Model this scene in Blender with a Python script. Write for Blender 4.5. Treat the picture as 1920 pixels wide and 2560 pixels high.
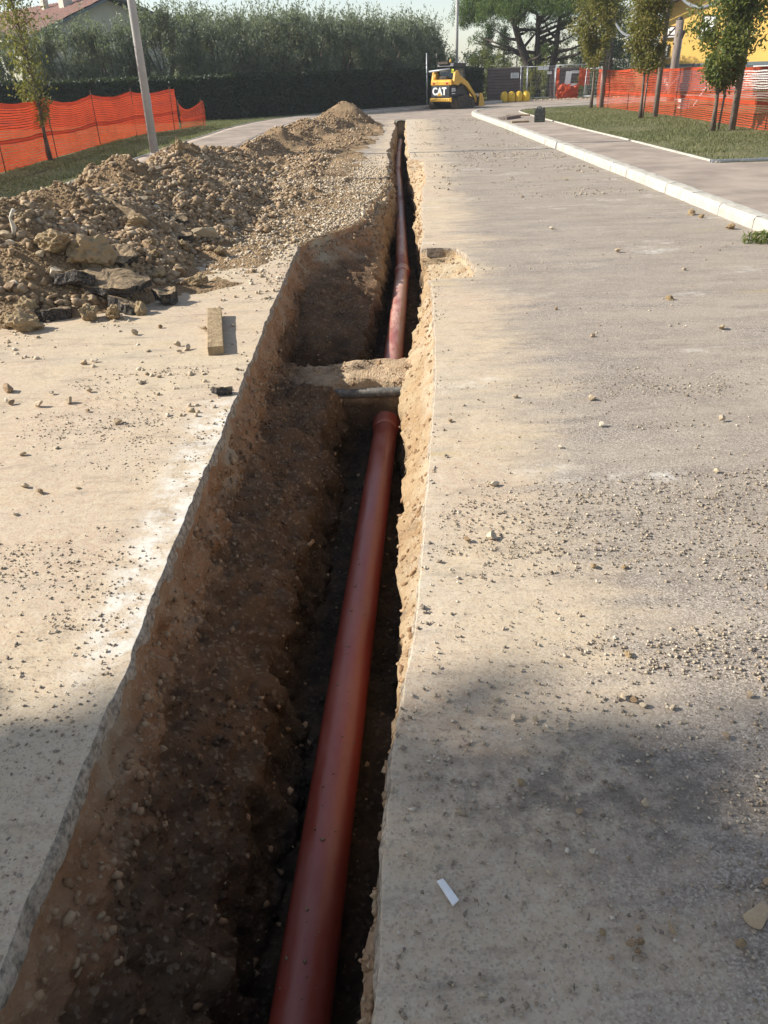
import bpy, math, random
import numpy as np
from mathutils import Matrix, Vector

for o in list(bpy.data.objects):
    bpy.data.objects.remove(o)
scene = bpy.context.scene
COL = scene.collection
random.seed(7)
RNG = np.random.default_rng(7)
R = math.radians

# ------------------------------------------------------------------ camera, sky, sun, exposure
PITCH, ROLL, CAMH = R(28.7), R(2.0), 1.6
cam_d = bpy.data.cameras.new('camera')
cam = bpy.data.objects.new('camera', cam_d)
COL.objects.link(cam)
fw = Vector((0, math.cos(PITCH), -math.sin(PITCH)))
rt = Vector((1, 0, 0))
up = rt.cross(fw)
ir = rt * math.cos(ROLL) - up * math.sin(ROLL)
iu = rt * math.sin(ROLL) + up * math.cos(ROLL)
m = Matrix((ir, iu, -fw)).transposed().to_4x4()
m.translation = Vector((0, 0, CAMH))
cam.matrix_world = m
cam_d.sensor_fit = 'HORIZONTAL'
cam_d.sensor_width = 36.0
cam_d.lens = 36.0 * 2000 / 1920
cam_d.clip_start = 0.02
cam_d.clip_end = 1500
scene.camera = cam

SUN_EL, SUN_FRONT = R(32.5), R(5)         # sun stands on the left, hardly in front of the camera
sun_to = Vector((-math.cos(SUN_EL) * math.cos(SUN_FRONT), math.cos(SUN_EL) * math.sin(SUN_FRONT), math.sin(SUN_EL)))
world = bpy.data.worlds.new('World')
scene.world = world
world.use_nodes = True
wn = world.node_tree
bg = wn.nodes['Background']
sky = wn.nodes.new('ShaderNodeTexSky')
sky.sky_type = 'NISHITA'
sky.sun_disc = False
sky.sun_elevation = SUN_EL
sky.sun_rotation = math.atan2(sun_to.x, sun_to.y)
sky.air_density = 1.0
sky.dust_density = 0.6
sky.ozone_density = 1.5
hs = wn.nodes.new('ShaderNodeHueSaturation')
hs.inputs['Saturation'].default_value = 0.68
wn.links.new(sky.outputs[0], hs.inputs['Color'])
wn.links.new(hs.outputs[0], bg.inputs[0])
bg.inputs[1].default_value = 0.098
sd = bpy.data.lights.new('sun', 'SUN')
sd.energy = 4.6
sd.angle = R(0.6)
sd.color = (1.0, 0.96, 0.87)
sun = bpy.data.objects.new('sun', sd)
sun.rotation_euler = sun_to.to_track_quat('Z', 'Y').to_euler()
sun.location = (-30, 5, 25)
COL.objects.link(sun)
vs = scene.view_settings
vs.view_transform = 'Standard'
vs.look = 'None'
vs.exposure = 0.85
vs.gamma = 1.0
vs.use_curve_mapping = False


# ------------------------------------------------------------------ helpers
def lerp(a, b, t):
    return a + (b - a) * t


def _h(ix, iy, iz, seed):
    n = (ix * 374761393 + iy * 668265263 + iz * 2147483647 + seed * 1274126177) & 0xffffffff
    n = ((n ^ (n >> 13)) * 1274126177) & 0xffffffff
    n = (n ^ (n >> 16)) & 0xffffffff
    return n.astype(np.float64) / 4294967295.0


def vnoise(p, freq, seed=0):
    """value noise, -1..1, p (N,3)"""
    q = np.asarray(p, float) * freq
    i = np.floor(q).astype(np.int64)
    f = q - i
    f = f * f * (3 - 2 * f)
    r = 0
    for dx in (0, 1):
        for dy in (0, 1):
            for dz in (0, 1):
                w = (f[:, 0] if dx else 1 - f[:, 0]) * (f[:, 1] if dy else 1 - f[:, 1]) * (f[:, 2] if dz else 1 - f[:, 2])
                r = r + w * _h(i[:, 0] + dx, i[:, 1] + dy, i[:, 2] + dz, seed)
    return r * 2 - 1


def fbm(p, freq, octs=4, seed=0, gain=0.5):
    a, r = 1.0, 0
    for k in range(octs):
        r = r + a * vnoise(p, freq * 2 ** k, seed + 17 * k)
        a *= gain
    return r


def n2(x, y, freq, octs=3, seed=0):
    return fbm(np.stack([np.ravel(x), np.ravel(y), np.zeros(np.size(x))], 1), freq, octs, seed).reshape(np.shape(x))


def tagset(o, label=None, cat=None, group=None, kind=None):
    for k, v in (('label', label), ('category', cat), ('group', group), ('kind', kind)):
        if v:
            o[k] = v
    return o


def link(name, me, mat=None, parent=None, smooth=False, bevel=0):
    o = bpy.data.objects.new(name, me)
    COL.objects.link(o)
    if mat is not None:
        for mm in (mat if isinstance(mat, (list, tuple)) else [mat]):
            me.materials.append(mm)
    if smooth:
        me.polygons.foreach_set('use_smooth', [True] * len(me.polygons))
    if parent is not None:
        o.parent = parent
    if bevel:
        b = o.modifiers.new('bevel', 'BEVEL')
        b.width = bevel
        b.segments = 2
        b.limit_method = 'ANGLE'
    return o


def np_mesh(name, verts, faces, mats=None):
    """verts (N,3), faces (M,k) all the same k"""
    me = bpy.data.meshes.new(name)
    verts = np.asarray(verts, np.float32)
    faces = np.asarray(faces, np.int32)
    k = faces.shape[1]
    me.vertices.add(len(verts))
    me.vertices.foreach_set('co', verts.ravel())
    me.loops.add(faces.size)
    me.loops.foreach_set('vertex_index', faces.ravel())
    me.polygons.add(len(faces))
    me.polygons.foreach_set('loop_start', np.arange(0, faces.size, k, dtype=np.int32))
    if mats is not None:
        me.polygons.foreach_set('material_index', np.asarray(mats, np.int32))
    me.update(calc_edges=True)
    me.validate()
    return me


def grid_faces(nr, nc, flip=False):
    a = np.arange(nr * nc).reshape(nr, nc)
    f = np.stack([a[:-1, :-1], a[:-1, 1:], a[1:, 1:], a[1:, :-1]], -1).reshape(-1, 4)
    return f[:, ::-1] if flip else f


def empty(name, loc=(0, 0, 0), rz=0):
    o = bpy.data.objects.new(name, None)
    COL.objects.link(o)
    o.empty_display_size = 0.2
    o.location = loc
    o.rotation_euler = (0, 0, rz)
    return o


class MB:
    def __init__(self):
        self.v, self.f = [], []

    def add(self, vs, fs):
        n = len(self.v)
        self.v += [tuple(p) for p in vs]
        self.f += [tuple(i + n for i in f) for f in fs]
        return self

    def box(self, c, s, rot=None, taper=None):
        hx, hy, hz = s[0] / 2, s[1] / 2, s[2] / 2
        pts = []
        for z in (-hz, hz):
            t = taper if (taper and z > 0) else 1
            for x, y in ((-hx, -hy), (hx, -hy), (hx, hy), (-hx, hy)):
                p = Vector((x * t, y * t, z))
                if rot is not None:
                    p = rot @ p
                pts.append(p + Vector(c))
        return self.add(pts, [(0, 3, 2, 1), (4, 5, 6, 7), (0, 1, 5, 4), (1, 2, 6, 5), (2, 3, 7, 6), (3, 0, 4, 7)])

    def bar(self, a, b, w, h):
        a, b = Vector(a), Vector(b)
        d = b - a
        q = d.to_track_quat('Y', 'Z').to_matrix()
        return self.box((a + b) / 2, (w, d.length, h), q)

    def tube(self, path, r, n=10, caps=True):
        path = [Vector(p) for p in path]
        rs = r if isinstance(r, (list, tuple)) else [r] * len(path)
        pts, fs = [], []
        prev = None
        for i, p in enumerate(path):
            d = (path[min(i + 1, len(path) - 1)] - path[max(i - 1, 0)])
            d.normalize()
            if prev is None:
                a = d.orthogonal().normalized()
            else:
                a = (prev - d * prev.dot(d)).normalized()
            prev = a
            b = d.cross(a)
            for k in range(n):
                t = 2 * math.pi * k / n
                pts.append(p + (a * math.cos(t) + b * math.sin(t)) * rs[i])
        for i in range(len(path) - 1):
            for k in range(n):
                fs.append((i * n + k, i * n + (k + 1) % n, (i + 1) * n + (k + 1) % n, (i + 1) * n + k))
        if caps:
            fs.append(tuple(range(n - 1, -1, -1)))
            fs.append(tuple((len(path) - 1) * n + k for k in range(n)))
        return self.add(pts, fs)

    def prism(self, poly, p0, p1, ax):
        """poly (a,b) pairs extruded from p0 to p1 along axis ax ('x','y','z')"""
        n = len(poly)
        pts = []
        for c in (p0, p1):
            for a, b in poly:
                pts.append({'x': (c, a, b), 'y': (a, c, b), 'z': (a, b, c)}[ax])
        fs = [tuple(range(n - 1, -1, -1)), tuple(range(n, 2 * n))]
        for i in range(n):
            j = (i + 1) % n
            fs.append((i, j, n + j, n + i))
        return self.add(pts, fs)

    def mesh(self, name):
        import bmesh
        me = bpy.data.meshes.new(name)
        me.from_pydata(self.v, [], self.f)
        bm = bmesh.new()
        bm.from_mesh(me)
        bmesh.ops.recalc_face_normals(bm, faces=bm.faces)
        bm.to_mesh(me)
        bm.free()
        return me

    def build(self, name, mat, parent=None, smooth=False, bevel=0):
        return link(name, self.mesh(name), mat, parent, smooth, bevel)


# ------------------------------------------------------------------ materials
class NT:
    def __init__(self, name):
        self.m = bpy.data.materials.new(name)
        self.m.use_nodes = True
        self.t = self.m.node_tree
        self.b = self.t.nodes['Principled BSDF']
        self.out = self.t.nodes['Material Output']

    def n(self, typ, **kw):
        nd = self.t.nodes.new('ShaderNode' + typ)
        for k, v in kw.items():
            setattr(nd, k, v)
        return nd

    def l(self, a, b):
        self.t.links.new(a, b)

    def pos(self):
        if not hasattr(self, '_p'):
            self._p = self.n('NewGeometry').outputs['Position']
        return self._p

    def sep(self):
        if not hasattr(self, '_s'):
            s = self.n('SeparateXYZ')
            self.l(self.pos(), s.inputs[0])
            self._s = s.outputs
        return self._s

    def noise(self, scale, detail=4, rough=0.55, vec=None, dist=0.0):
        nd = self.n('TexNoise')
        nd.inputs['Scale'].default_value = scale
        nd.inputs['Detail'].default_value = detail
        nd.inputs['Roughness'].default_value = rough
        nd.inputs['Distortion'].default_value = dist
        self.l(vec if vec is not None else self.pos(), nd.inputs['Vector'])
        return nd.outputs['Fac']

    def voro(self, scale, feature='F1', out='Distance', vec=None):
        nd = self.n('TexVoronoi', feature=feature)
        nd.inputs['Scale'].default_value = scale
        self.l(vec if vec is not None else self.pos(), nd.inputs['Vector'])
        return nd.outputs[out]

    def mapv(self, scale, vec=None):
        mp = self.n('Mapping')
        mp.inputs['Scale'].default_value = scale
        self.l(vec if vec is not None else self.pos(), mp.inputs['Vector'])
        return mp.outputs[0]

    def mr(self, x, a, b, c=0.0, d=1.0, smooth=True):
        nd = self.n('MapRange')
        nd.interpolation_type = 'SMOOTHSTEP' if smooth else 'LINEAR'
        self.l(x, nd.inputs[0])
        for i, v in enumerate((a, b, c, d)):
            nd.inputs[i + 1].default_value = v
        return nd.outputs[0]

    def math(self, op, a, b=None, clamp=False):
        nd = self.n('Math', operation=op, use_clamp=clamp)
        for i, v in enumerate((a, b)):
            if v is None:
                continue
            if isinstance(v, (int, float)):
                nd.inputs[i].default_value = v
            else:
                self.l(v, nd.inputs[i])
        return nd.outputs[0]

    def mix(self, f, a, b, mode='MIX'):
        nd = self.n('Mix', data_type='RGBA', blend_type=mode)
        for i, v in ((0, f), (6, a), (7, b)):
            if isinstance(v, (int, float)):
                nd.inputs[i].default_value = v
            elif isinstance(v, tuple):
                nd.inputs[i].default_value = (*v, 1)
            else:
                self.l(v, nd.inputs[i])
        return nd.outputs[2]

    def ramp(self, f, stops, interp='LINEAR'):
        nd = self.n('ValToRGB')
        cr = nd.color_ramp
        cr.interpolation = interp
        while len(cr.elements) < len(stops):
            cr.elements.new(0.5)
        for e, (p, c) in zip(cr.elements, stops):
            e.position = p
            e.color = (*c, 1)
        self.l(f, nd.inputs[0])
        return nd.outputs[0]

    def bump(self, h, strength=0.5, dist=0.01):
        nd = self.n('Bump')
        nd.inputs['Strength'].default_value = strength
        nd.inputs['Distance'].default_value = dist
        self.l(h, nd.inputs['Height'])
        self.l(nd.outputs[0], self.b.inputs['Normal'])

    def base(self, c):
        if isinstance(c, tuple):
            self.b.inputs['Base Color'].default_value = (*c, 1)
        else:
            self.l(c, self.b.inputs['Base Color'])

    def rough(self, v, spec=0.3):
        if isinstance(v, (int, float)):
            self.b.inputs['Roughness'].default_value = v
        else:
            self.l(v, self.b.inputs['Roughness'])
        self.b.inputs['Specular IOR Level'].default_value = spec
        return self


def simple(name, col, rough=0.6, spec=0.35, metal=0.0, var=0.15, vscale=6.0, dirt=None, dirt_amt=0.35, bump=0.0, bscale=60):
    t = NT(name)
    n = t.noise(vscale, 5)
    c = t.mix(t.mr(n, 0.3, 0.7), tuple(x * (1 - var) for x in col), tuple(min(1, x * (1 + var)) for x in col))
    if dirt:
        c = t.mix(t.math('MULTIPLY', t.mr(t.noise(vscale * 2.3, 6, 0.65), 0.45, 0.75), dirt_amt), c, dirt)
    t.base(c)
    t.rough(rough, spec)
    t.b.inputs['Metallic'].default_value = metal
    if bump:
        t.bump(t.noise(bscale, 4), bump, 0.01)
    return t.m


def mat_asphalt(name, dusty=1.0):
    """old grey-mauve asphalt with pale aggregate, sand dust, lime powder"""
    t = NT(name)
    x, y, z = t.sep()
    agg = t.voro(210, out='Color')
    sepc = t.n('SeparateColor')
    t.l(agg, sepc.inputs[0])
    stone = t.ramp(sepc.outputs[0], [(0, (.055, .047, .042)), (.35, (.165, .14, .122)), (.7, (.31, .262, .225)), (1, (.56, .49, .42))])
    big = t.noise(0.8, 4)
    base = t.mix(t.mr(big, .3, .7), stone, t.mix(.5, stone, (.24, .195, .155)))
    # distance from the trench decides how much sand lies on the asphalt
    d1 = t.math('ABSOLUTE', t.math('SUBTRACT', x, t.math('ADD', t.math('MULTIPLY', y, .05), -.15)))
    near = t.mr(d1, .1, 1.7, 1.0, 0.0)
    st = t.noise(1.0, 5, .6, t.mapv((0.55, 1.3, 1)), .6)
    st2 = t.noise(7, 6, .65, t.mapv((0.5, 1.2, 1)))
    left = t.mr(x, -.3, -.9, 0, 1)
    fac = t.math('ADD', t.math('MULTIPLY', near, .50), t.math('MULTIPLY', st, .62))
    fac = t.math('ADD', fac, t.math('MULTIPLY', t.math('SUBTRACT', st2, .5), .55))
    fac = t.math('ADD', fac, t.math('MULTIPLY', left, .5))
    dust = t.math('MULTIPLY', t.mr(fac, .47, .80), dusty, True)
    # stones poke through thin dust
    dust = t.math('MULTIPLY', dust, t.mr(sepc.outputs[1], .86, .98, 1.0, .45))
    hue = t.noise(.9, 3)
    sand = t.mix(t.mr(hue, .35, .65), (.50, .385, .245), (.47, .325, .215))
    sand = t.mix(t.mr(t.noise(24, 5, .7), .35, .7), sand, (.56, .45, .31))
    c = t.mix(t.math('MULTIPLY', dust, .96), base, sand)
    # thin dust everywhere
    c = t.mix(t.math('MULTIPLY', t.mr(t.noise(2.1, 6, .7, t.mapv((.5, 1.6, 1))), .22, .72), .52 * dusty), c, (.47, .39, .30))
    sp2 = t.n('SeparateColor')
    t.l(t.voro(170, out='Color'), sp2.inputs[0])
    c = t.mix(t.math('MULTIPLY', t.mr(sp2.outputs[0], .78, .95), .30), c, (.13, .105, .085))
    c = t.mix(t.math('MULTIPLY', t.mr(sp2.outputs[1], .80, .96), .28), c, (.60, .53, .43))
    c = t.mix(t.math('MULTIPLY', t.mr(t.noise(5.5, 8, .8, t.mapv((.45, 1.5, 1))), .50, .66), .45), c, (.19, .155, .125))
    # lime powder along the cut
    e1 = t.math('MULTIPLY', t.mr(x, -1.08, -.93), t.mr(x, -.80, -.7, 1, 0))
    e1 = t.math('MULTIPLY', e1, t.math('MULTIPLY', t.mr(y, 1.75, 2.2), t.mr(y, 4.0, 4.6, 1, 0)))
    e2 = t.math('MULTIPLY', t.mr(d1, .05, .34, 1, 0), t.math('MULTIPLY', t.mr(y, 1.7, 2.1), t.mr(x, -.4, -.3)))
    e3 = t.math('MULTIPLY', t.mr(t.noise(1.1, 5, .6, t.mapv((.8, 1.6, 1))), .57, .70), t.mr(x, -.2, 0))
    lm = t.mr(t.noise(9, 6, .7), .38, .66)
    lime = t.math('MAXIMUM', t.math('MULTIPLY', e1, .95), t.math('MAXIMUM', t.math('MULTIPLY', e2, .35), t.math('MULTIPLY', e3, .7)))
    lime = t.math('MULTIPLY', lime, lm)
    c = t.mix(t.math('MULTIPLY', lime, dusty), c, (.66, .62, .55))
    # clay smears
    sm = t.mr(t.noise(1.6, 4, .6, t.mapv((.5, 1.4, 1))), .64, .72)
    c = t.mix(t.math('MULTIPLY', sm, .45 * dusty), c, (.40, .31, .14))
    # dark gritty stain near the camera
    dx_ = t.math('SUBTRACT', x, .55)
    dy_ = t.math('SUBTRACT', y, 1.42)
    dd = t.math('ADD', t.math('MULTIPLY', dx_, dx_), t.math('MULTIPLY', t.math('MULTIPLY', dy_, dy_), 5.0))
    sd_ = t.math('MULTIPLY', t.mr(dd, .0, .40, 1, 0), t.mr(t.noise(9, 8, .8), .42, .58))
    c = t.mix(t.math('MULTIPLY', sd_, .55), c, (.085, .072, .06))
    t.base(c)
    t.rough(.93, .2)
    hgt = t.math('ADD', t.math('MULTIPLY', sepc.outputs[2], t.math('SUBTRACT', 1.1, dust)), t.math('MULTIPLY', t.noise(45, 5, .7), .6))
    hgt = t.math('ADD', hgt, t.math('MULTIPLY', t.noise(9, 4), .7))
    t.bump(hgt, .55, .005)
    return t.m


def mat_soil():
    t = NT('trench_soil')
    x, y, z = t.sep()
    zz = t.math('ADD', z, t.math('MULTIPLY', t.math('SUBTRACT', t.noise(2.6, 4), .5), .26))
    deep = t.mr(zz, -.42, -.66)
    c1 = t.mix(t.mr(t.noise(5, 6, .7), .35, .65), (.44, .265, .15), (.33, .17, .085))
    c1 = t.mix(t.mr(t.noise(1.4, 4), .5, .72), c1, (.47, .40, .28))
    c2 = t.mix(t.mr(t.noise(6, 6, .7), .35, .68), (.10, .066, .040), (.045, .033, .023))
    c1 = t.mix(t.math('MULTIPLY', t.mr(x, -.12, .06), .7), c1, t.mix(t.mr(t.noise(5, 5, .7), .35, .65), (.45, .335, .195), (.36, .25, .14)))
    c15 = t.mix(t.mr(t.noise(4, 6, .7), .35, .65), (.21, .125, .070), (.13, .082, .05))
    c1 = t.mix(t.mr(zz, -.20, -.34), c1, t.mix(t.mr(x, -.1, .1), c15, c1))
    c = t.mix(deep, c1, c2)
    brg = t.math('MULTIPLY', t.mr(y, 5.50, 5.58), t.mr(y, 6.06, 6.16, 1, 0))
    brg = t.math('MULTIPLY', brg, t.math('MULTIPLY', t.mr(x, -.72, -.45), t.mr(z, -.55, -.45)))
    c = t.mix(brg, c, t.mix(t.mr(t.noise(7, 5, .7), .35, .65), (.50, .37, .24), (.42, .29, .18)))
    vc = t.n('SeparateColor')
    t.l(t.voro(70, out='Color'), vc.inputs[0])
    c = t.mix(t.math('MULTIPLY', t.mr(vc.outputs[0], .80, .98), .28), c, t.mix(deep, (.60, .48, .33), (.25, .20, .14)))
    c = t.mix(t.math('MULTIPLY', t.mr(t.noise(3.1, 5, .7), .58, .7), .65), c, (.14, .10, .07))
    c = t.mix(t.math('MULTIPLY', t.mr(t.math('ADD', z, t.math('MULTIPLY', x, .25)), -.16, -.04), t.mr(t.noise(6, 5, .7), .35, .75)), c, (.52, .43, .31))
    t.base(c)
    t.rough(.95, .12)
    h = t.math('ADD', t.math('ADD', t.noise(30, 8, .8), t.math('MULTIPLY', t.noise(9, 5, .7), 1.2)), t.math('MULTIPLY', t.voro(70), .5))
    t.bump(h, .9, .02)
    return t.m


def mat_heap():
    t = NT('spoil_earth')
    c = t.mix(t.mr(t.noise(2.2, 6, .65), .35, .65), (.25, .165, .092), (.34, .235, .138))
    c = t.mix(t.mr(t.noise(1.1, 3), .55, .75), c, (.25, .175, .10))
    t.base(c)
    t.rough(.96, .1)
    t.bump(t.math('ADD', t.noise(25, 6, .75), t.math('MULTIPLY', t.voro(38), .8)), .9, .03)
    return t.m


def mat_stone(name, stops, bscale=40):
    t = NT(name)
    isl = t.n('NewGeometry').outputs['Random Per Island']
    ob = t.n('ObjectInfo').outputs['Random']
    r = t.math('FRACT', t.math('ADD', isl, ob))
    c = t.ramp(r, stops)
    c = t.mix(t.mr(t.noise(14, 5, .7), .35, .7), c, t.mix(.6, c, (.30, .21, .125)))
    t.base(c)
    t.rough(.9, .2)
    t.bump(t.noise(bscale, 5, .7), .6, .01)
    return t.m


def mat_leaf(name, cols, trans=.35, rough=.5, var_scale=.7):
    t = NT(name)
    isl = t.n('NewGeometry').outputs['Random Per Island']
    c = t.ramp(isl, [(i / max(1, len(cols) - 1), c) for i, c in enumerate(cols)])
    c = t.mix(t.math('MULTIPLY', t.mr(t.noise(var_scale, 3), .35, .7), .45), c, cols[0])
    t.base(c)
    t.rough(rough, .35)
    tr = t.n('BsdfTranslucent')
    t.l(t.mix(.35, c, (.35, .40, .05), 'MIX'), tr.inputs[0])
    ms = t.n('MixShader')
    ms.inputs[0].default_value = trans
    t.l(t.b.outputs[0], ms.inputs[1])
    t.l(tr.outputs[0], ms.inputs[2])
    t.l(ms.outputs[0], t.out.inputs[0])
    return t.m


def mat_bark(name, a, b):
    t = NT(name)
    v = t.mapv((9, 9, 2))
    t.base(t.mix(t.mr(t.noise(2.0, 6, .7, v), .35, .65), a, b))
    t.rough(.9, .15)
    t.bump(t.noise(3, 6, .7, v), .8, .03)
    return t.m


def mat_net(name, col, trans=.45):
    t = NT(name)
    c = t.mix(t.mr(t.noise(1.3, 3), .3, .7), col, tuple(v * .8 for v in col))
    t.base(c)
    t.rough(.45, .4)
    tr = t.n('BsdfTranslucent')
    t.l(c, tr.inputs[0])
    ms = t.n('MixShader')
    ms.inputs[0].default_value = trans
    t.l(t.b.outputs[0], ms.inputs[1])
    t.l(tr.outputs[0], ms.inputs[2])
    t.l(ms.outputs[0], t.out.inputs[0])
    return t.m


def mat_pipe():
    t = NT('orange_brown_plastic')
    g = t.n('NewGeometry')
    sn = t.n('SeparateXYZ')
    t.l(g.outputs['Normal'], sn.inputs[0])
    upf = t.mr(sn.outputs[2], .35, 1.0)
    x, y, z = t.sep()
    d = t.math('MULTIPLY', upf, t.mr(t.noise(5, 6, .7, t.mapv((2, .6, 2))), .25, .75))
    amt = t.mr(y, 4.5, 9, .18, .95)  # real dust, strengthened farther along to paint in a pale sky sheen
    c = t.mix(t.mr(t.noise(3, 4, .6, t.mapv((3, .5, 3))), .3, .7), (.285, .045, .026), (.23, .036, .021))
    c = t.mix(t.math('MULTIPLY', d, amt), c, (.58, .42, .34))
    sc = t.mr(t.noise(20, 6, .8, t.mapv((6, .8, 6))), .64, .72)
    c = t.mix(t.math('MULTIPLY', sc, .25), c, (.5, .3, .22))
    t.base(c)
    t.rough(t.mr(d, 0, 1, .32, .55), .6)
    return t.m


M = {}
M['asphalt'] = mat_asphalt('dusty_asphalt', 1.0)
M['asphalt_edge'] = simple('asphalt_cut_edge', (.30, .245, .19), .95, .1, var=.5, vscale=40, dirt=(.47, .38, .27), dirt_amt=.8, bump=1.0, bscale=70)
M['asphalt_black'] = simple('broken_asphalt', (.04, .037, .036), .9, .25, var=.5, vscale=30, dirt=(.25, .185, .12), dirt_amt=.85, bump=1.0, bscale=45)
M['asphalt_top'] = simple('asphalt_chunk_dusty', (.27, .195, .12), .95, .15, var=.3, vscale=14, dirt=(.09, .08, .07), dirt_amt=.7, bump=.9, bscale=50)
M['pavement'] = simple('pavement_asphalt', (.30, .245, .20), .92, .2, var=.22, vscale=1.4, dirt=(.36, .30, .24), dirt_amt=.5, bump=.5, bscale=90)
M['kerb'] = simple('pale_kerb_concrete', (.45, .42, .36), .85, .25, var=.12, vscale=5, dirt=(.33, .28, .22), dirt_amt=.65, bump=.4, bscale=40)
M['soil'] = mat_soil()
M['heap'] = mat_heap()
tan = [(0, (.19, .125, .07)), (.35, (.28, .19, .112)), (.7, (.35, .25, .155)), (.92, (.43, .33, .22)), (1, (.54, .45, .34))]
M['stone'] = mat_stone('limestone_rubble', tan)
M['stone_pale'] = mat_stone('pale_limestone', [(0, (.40, .31, .20)), (.5, (.52, .42, .30)), (1, (.64, .56, .45))])
M['stone_grit'] = mat_stone('road_grit', [(0, (.17, .14, .115)), (.35, (.30, .25, .195)), (.7, (.45, .37, .265)), (1, (.64, .57, .46))])
M['stone_trench'] = mat_stone('wall_gravel', [(0, (.20, .11, .055)), (.5, (.33, .20, .11)), (1, (.44, .31, .19))])
M['clod'] = mat_stone('brown_clod', [(0, (.23, .165, .09)), (1, (.33, .24, .135))], 22)
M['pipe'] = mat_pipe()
M['rubber'] = simple('black_rubber', (.02, .02, .02), .7)
M['conduit'] = simple('black_conduit', (.12, .115, .105), .6, .4, var=.3, vscale=14, dirt=(.36, .31, .24), dirt_amt=.9)
M['wood'] = mat_bark('weathered_timber', (.40, .295, .175), (.27, .19, .11))
M['polewood'] = mat_bark('grey_pole_timber', (.27, .215, .18), (.17, .135, .115))
M['concrete_pole'] = simple('pale_concrete_pole', (.47, .45, .42), .8, .3, var=.08, vscale=3, dirt=(.3, .28, .26), dirt_amt=.3, bump=.2)
M['net'] = mat_net('orange_netting', (.56, .068, .022), .42)
M['netr'] = mat_net('orange_netting_pale', (.64, .105, .04), .4)
M['rod'] = simple('rusty_rod', (.12, .07, .05), .8, .2, var=.3)
M['galv'] = simple('galvanised_steel', (.45, .46, .47), .5, .5, metal=.5, var=.15)
M['white'] = simple('white_board', (.78, .77, .74), .6, .3, var=.05, vscale=4, dirt=(.5, .48, .45), dirt_amt=.3)
M['darkprint'] = simple('grey_print', (.25, .25, .26), .7)
M['brownsheet'] = simple('brown_sheet_metal', (.135, .098, .088), .6, .4, var=.15, vscale=3)
M['domeyellow'] = simple('yellow_dome_paint', (.82, .50, .035), .5, .4, var=.10, vscale=9, dirt=(.35, .24, .1), dirt_amt=.5)
M['yellow'] = simple('machine_yellow', (.70, .39, .045), .45, .4, var=.10, vscale=4, dirt=(.33, .22, .12), dirt_amt=.5)
M['black'] = simple('machine_black', (.018, .018, .024), .5, .4, var=.3, vscale=6, dirt=(.12, .09, .07), dirt_amt=.3)
M['dirtyblack'] = simple('muddy_rubber_track', (.06, .05, .042), .85, .2, var=.4, vscale=8, dirt=(.26, .19, .13), dirt_amt=.7)
M['glass'] = simple('dark_cab_glass', (.03, .04, .05), .12, .6, var=.1)
M['red'] = simple('red_lens', (.45, .03, .02), .3, .5)
M['hiviz'] = simple('fluorescent_yellow', (.80, .85, .08), .6)
M['cantext'] = simple('white_letter_paint', (.82, .82, .80), .5)
M['cream'] = simple('cream_render', (.52, .49, .41), .9, .2, var=.06, vscale=1.2)
M['yellowwall'] = simple('yellow_render', (.72, .45, .12), .9, .2, var=.05, vscale=1.0)
M['greytrim'] = simple('blue_grey_timber', (.12, .145, .155), .7, .3)
M['rooftile'] = simple('red_roof_tile', (.22, .12, .095), .85, .2, var=.25, vscale=7, dirt=(.24, .13, .10), dirt_amt=.6)
M['shutter'] = simple('dark_brown_shutter', (.07, .035, .03), .6)
M['pane'] = simple('window_glass', (.05, .07, .09), .08, .7)
M['whitewall'] = simple('white_render', (.72, .70, .67), .9)
M['can'] = simple('dark_green_plastic_can', (.035, .042, .036), .5, .4, var=.2, vscale=8, dirt=(.2, .17, .13), dirt_amt=.5)
M['hose'] = simple('grey_corrugated_hose', (.15, .155, .165), .6, .4)
M['grass'] = mat_leaf('lawn_grass', [(.115, .13, .058), (.16, .17, .078), (.25, .22, .12)], .3, .7)
M['olive'] = mat_leaf('olive_leaf', [(.11, .135, .095), (.175, .205, .148), (.27, .295, .225)], .35, .5)
M['hedge'] = mat_leaf('hedge_leaf', [(.014, .028, .014), (.022, .042, .02), (.036, .06, .028)], .15, .5)
M['pine'] = mat_leaf('pine_needle', [(.035, .075, .014), (.07, .125, .022), (.115, .17, .03)], .25, .6)
M['conifer'] = mat_leaf('conifer_needle', [(.022, .042, .02), (.035, .062, .028), (.05, .08, .035)], .15, .6)
M['autumn'] = mat_leaf('young_tree_leaf', [(.11, .115, .03), (.18, .165, .042), (.28, .20, .05)], .42, .5)
M['willow'] = mat_leaf('green_tree_leaf', [(.085, .12, .032), (.13, .16, .042), (.22, .20, .055)], .42, .5)
M['weed'] = mat_leaf('yellow_green_weed', [(.13, .15, .025), (.20, .20, .03), (.27, .24, .05)], .35, .6)
M['bark'] = mat_bark('grey_brown_bark', (.20, .16, .125), (.10, .08, .062))
M['pinebark'] = mat_bark('pine_bark', (.10, .075, .065), (.05, .038, .034))
M['plastic'] = simple('white_plastic_strip', (.75, .74, .72), .5)
M['scrap'] = simple('soiled_plastic', (.5, .44, .35), .7)


def mat_ground():
    t = NT('dry_grass_ground')
    c = t.mix(t.mr(t.noise(.7, 5, .65), .35, .65), (.085, .105, .035), (.16, .145, .065))
    c = t.mix(t.math('MULTIPLY', t.mr(t.noise(4, 5, .7), .5, .72), .6), c, (.21, .165, .09))
    t.base(c)
    t.rough(.95, .1)
    t.bump(t.noise(30, 5, .7), .8, .04)
    return t.m


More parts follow.
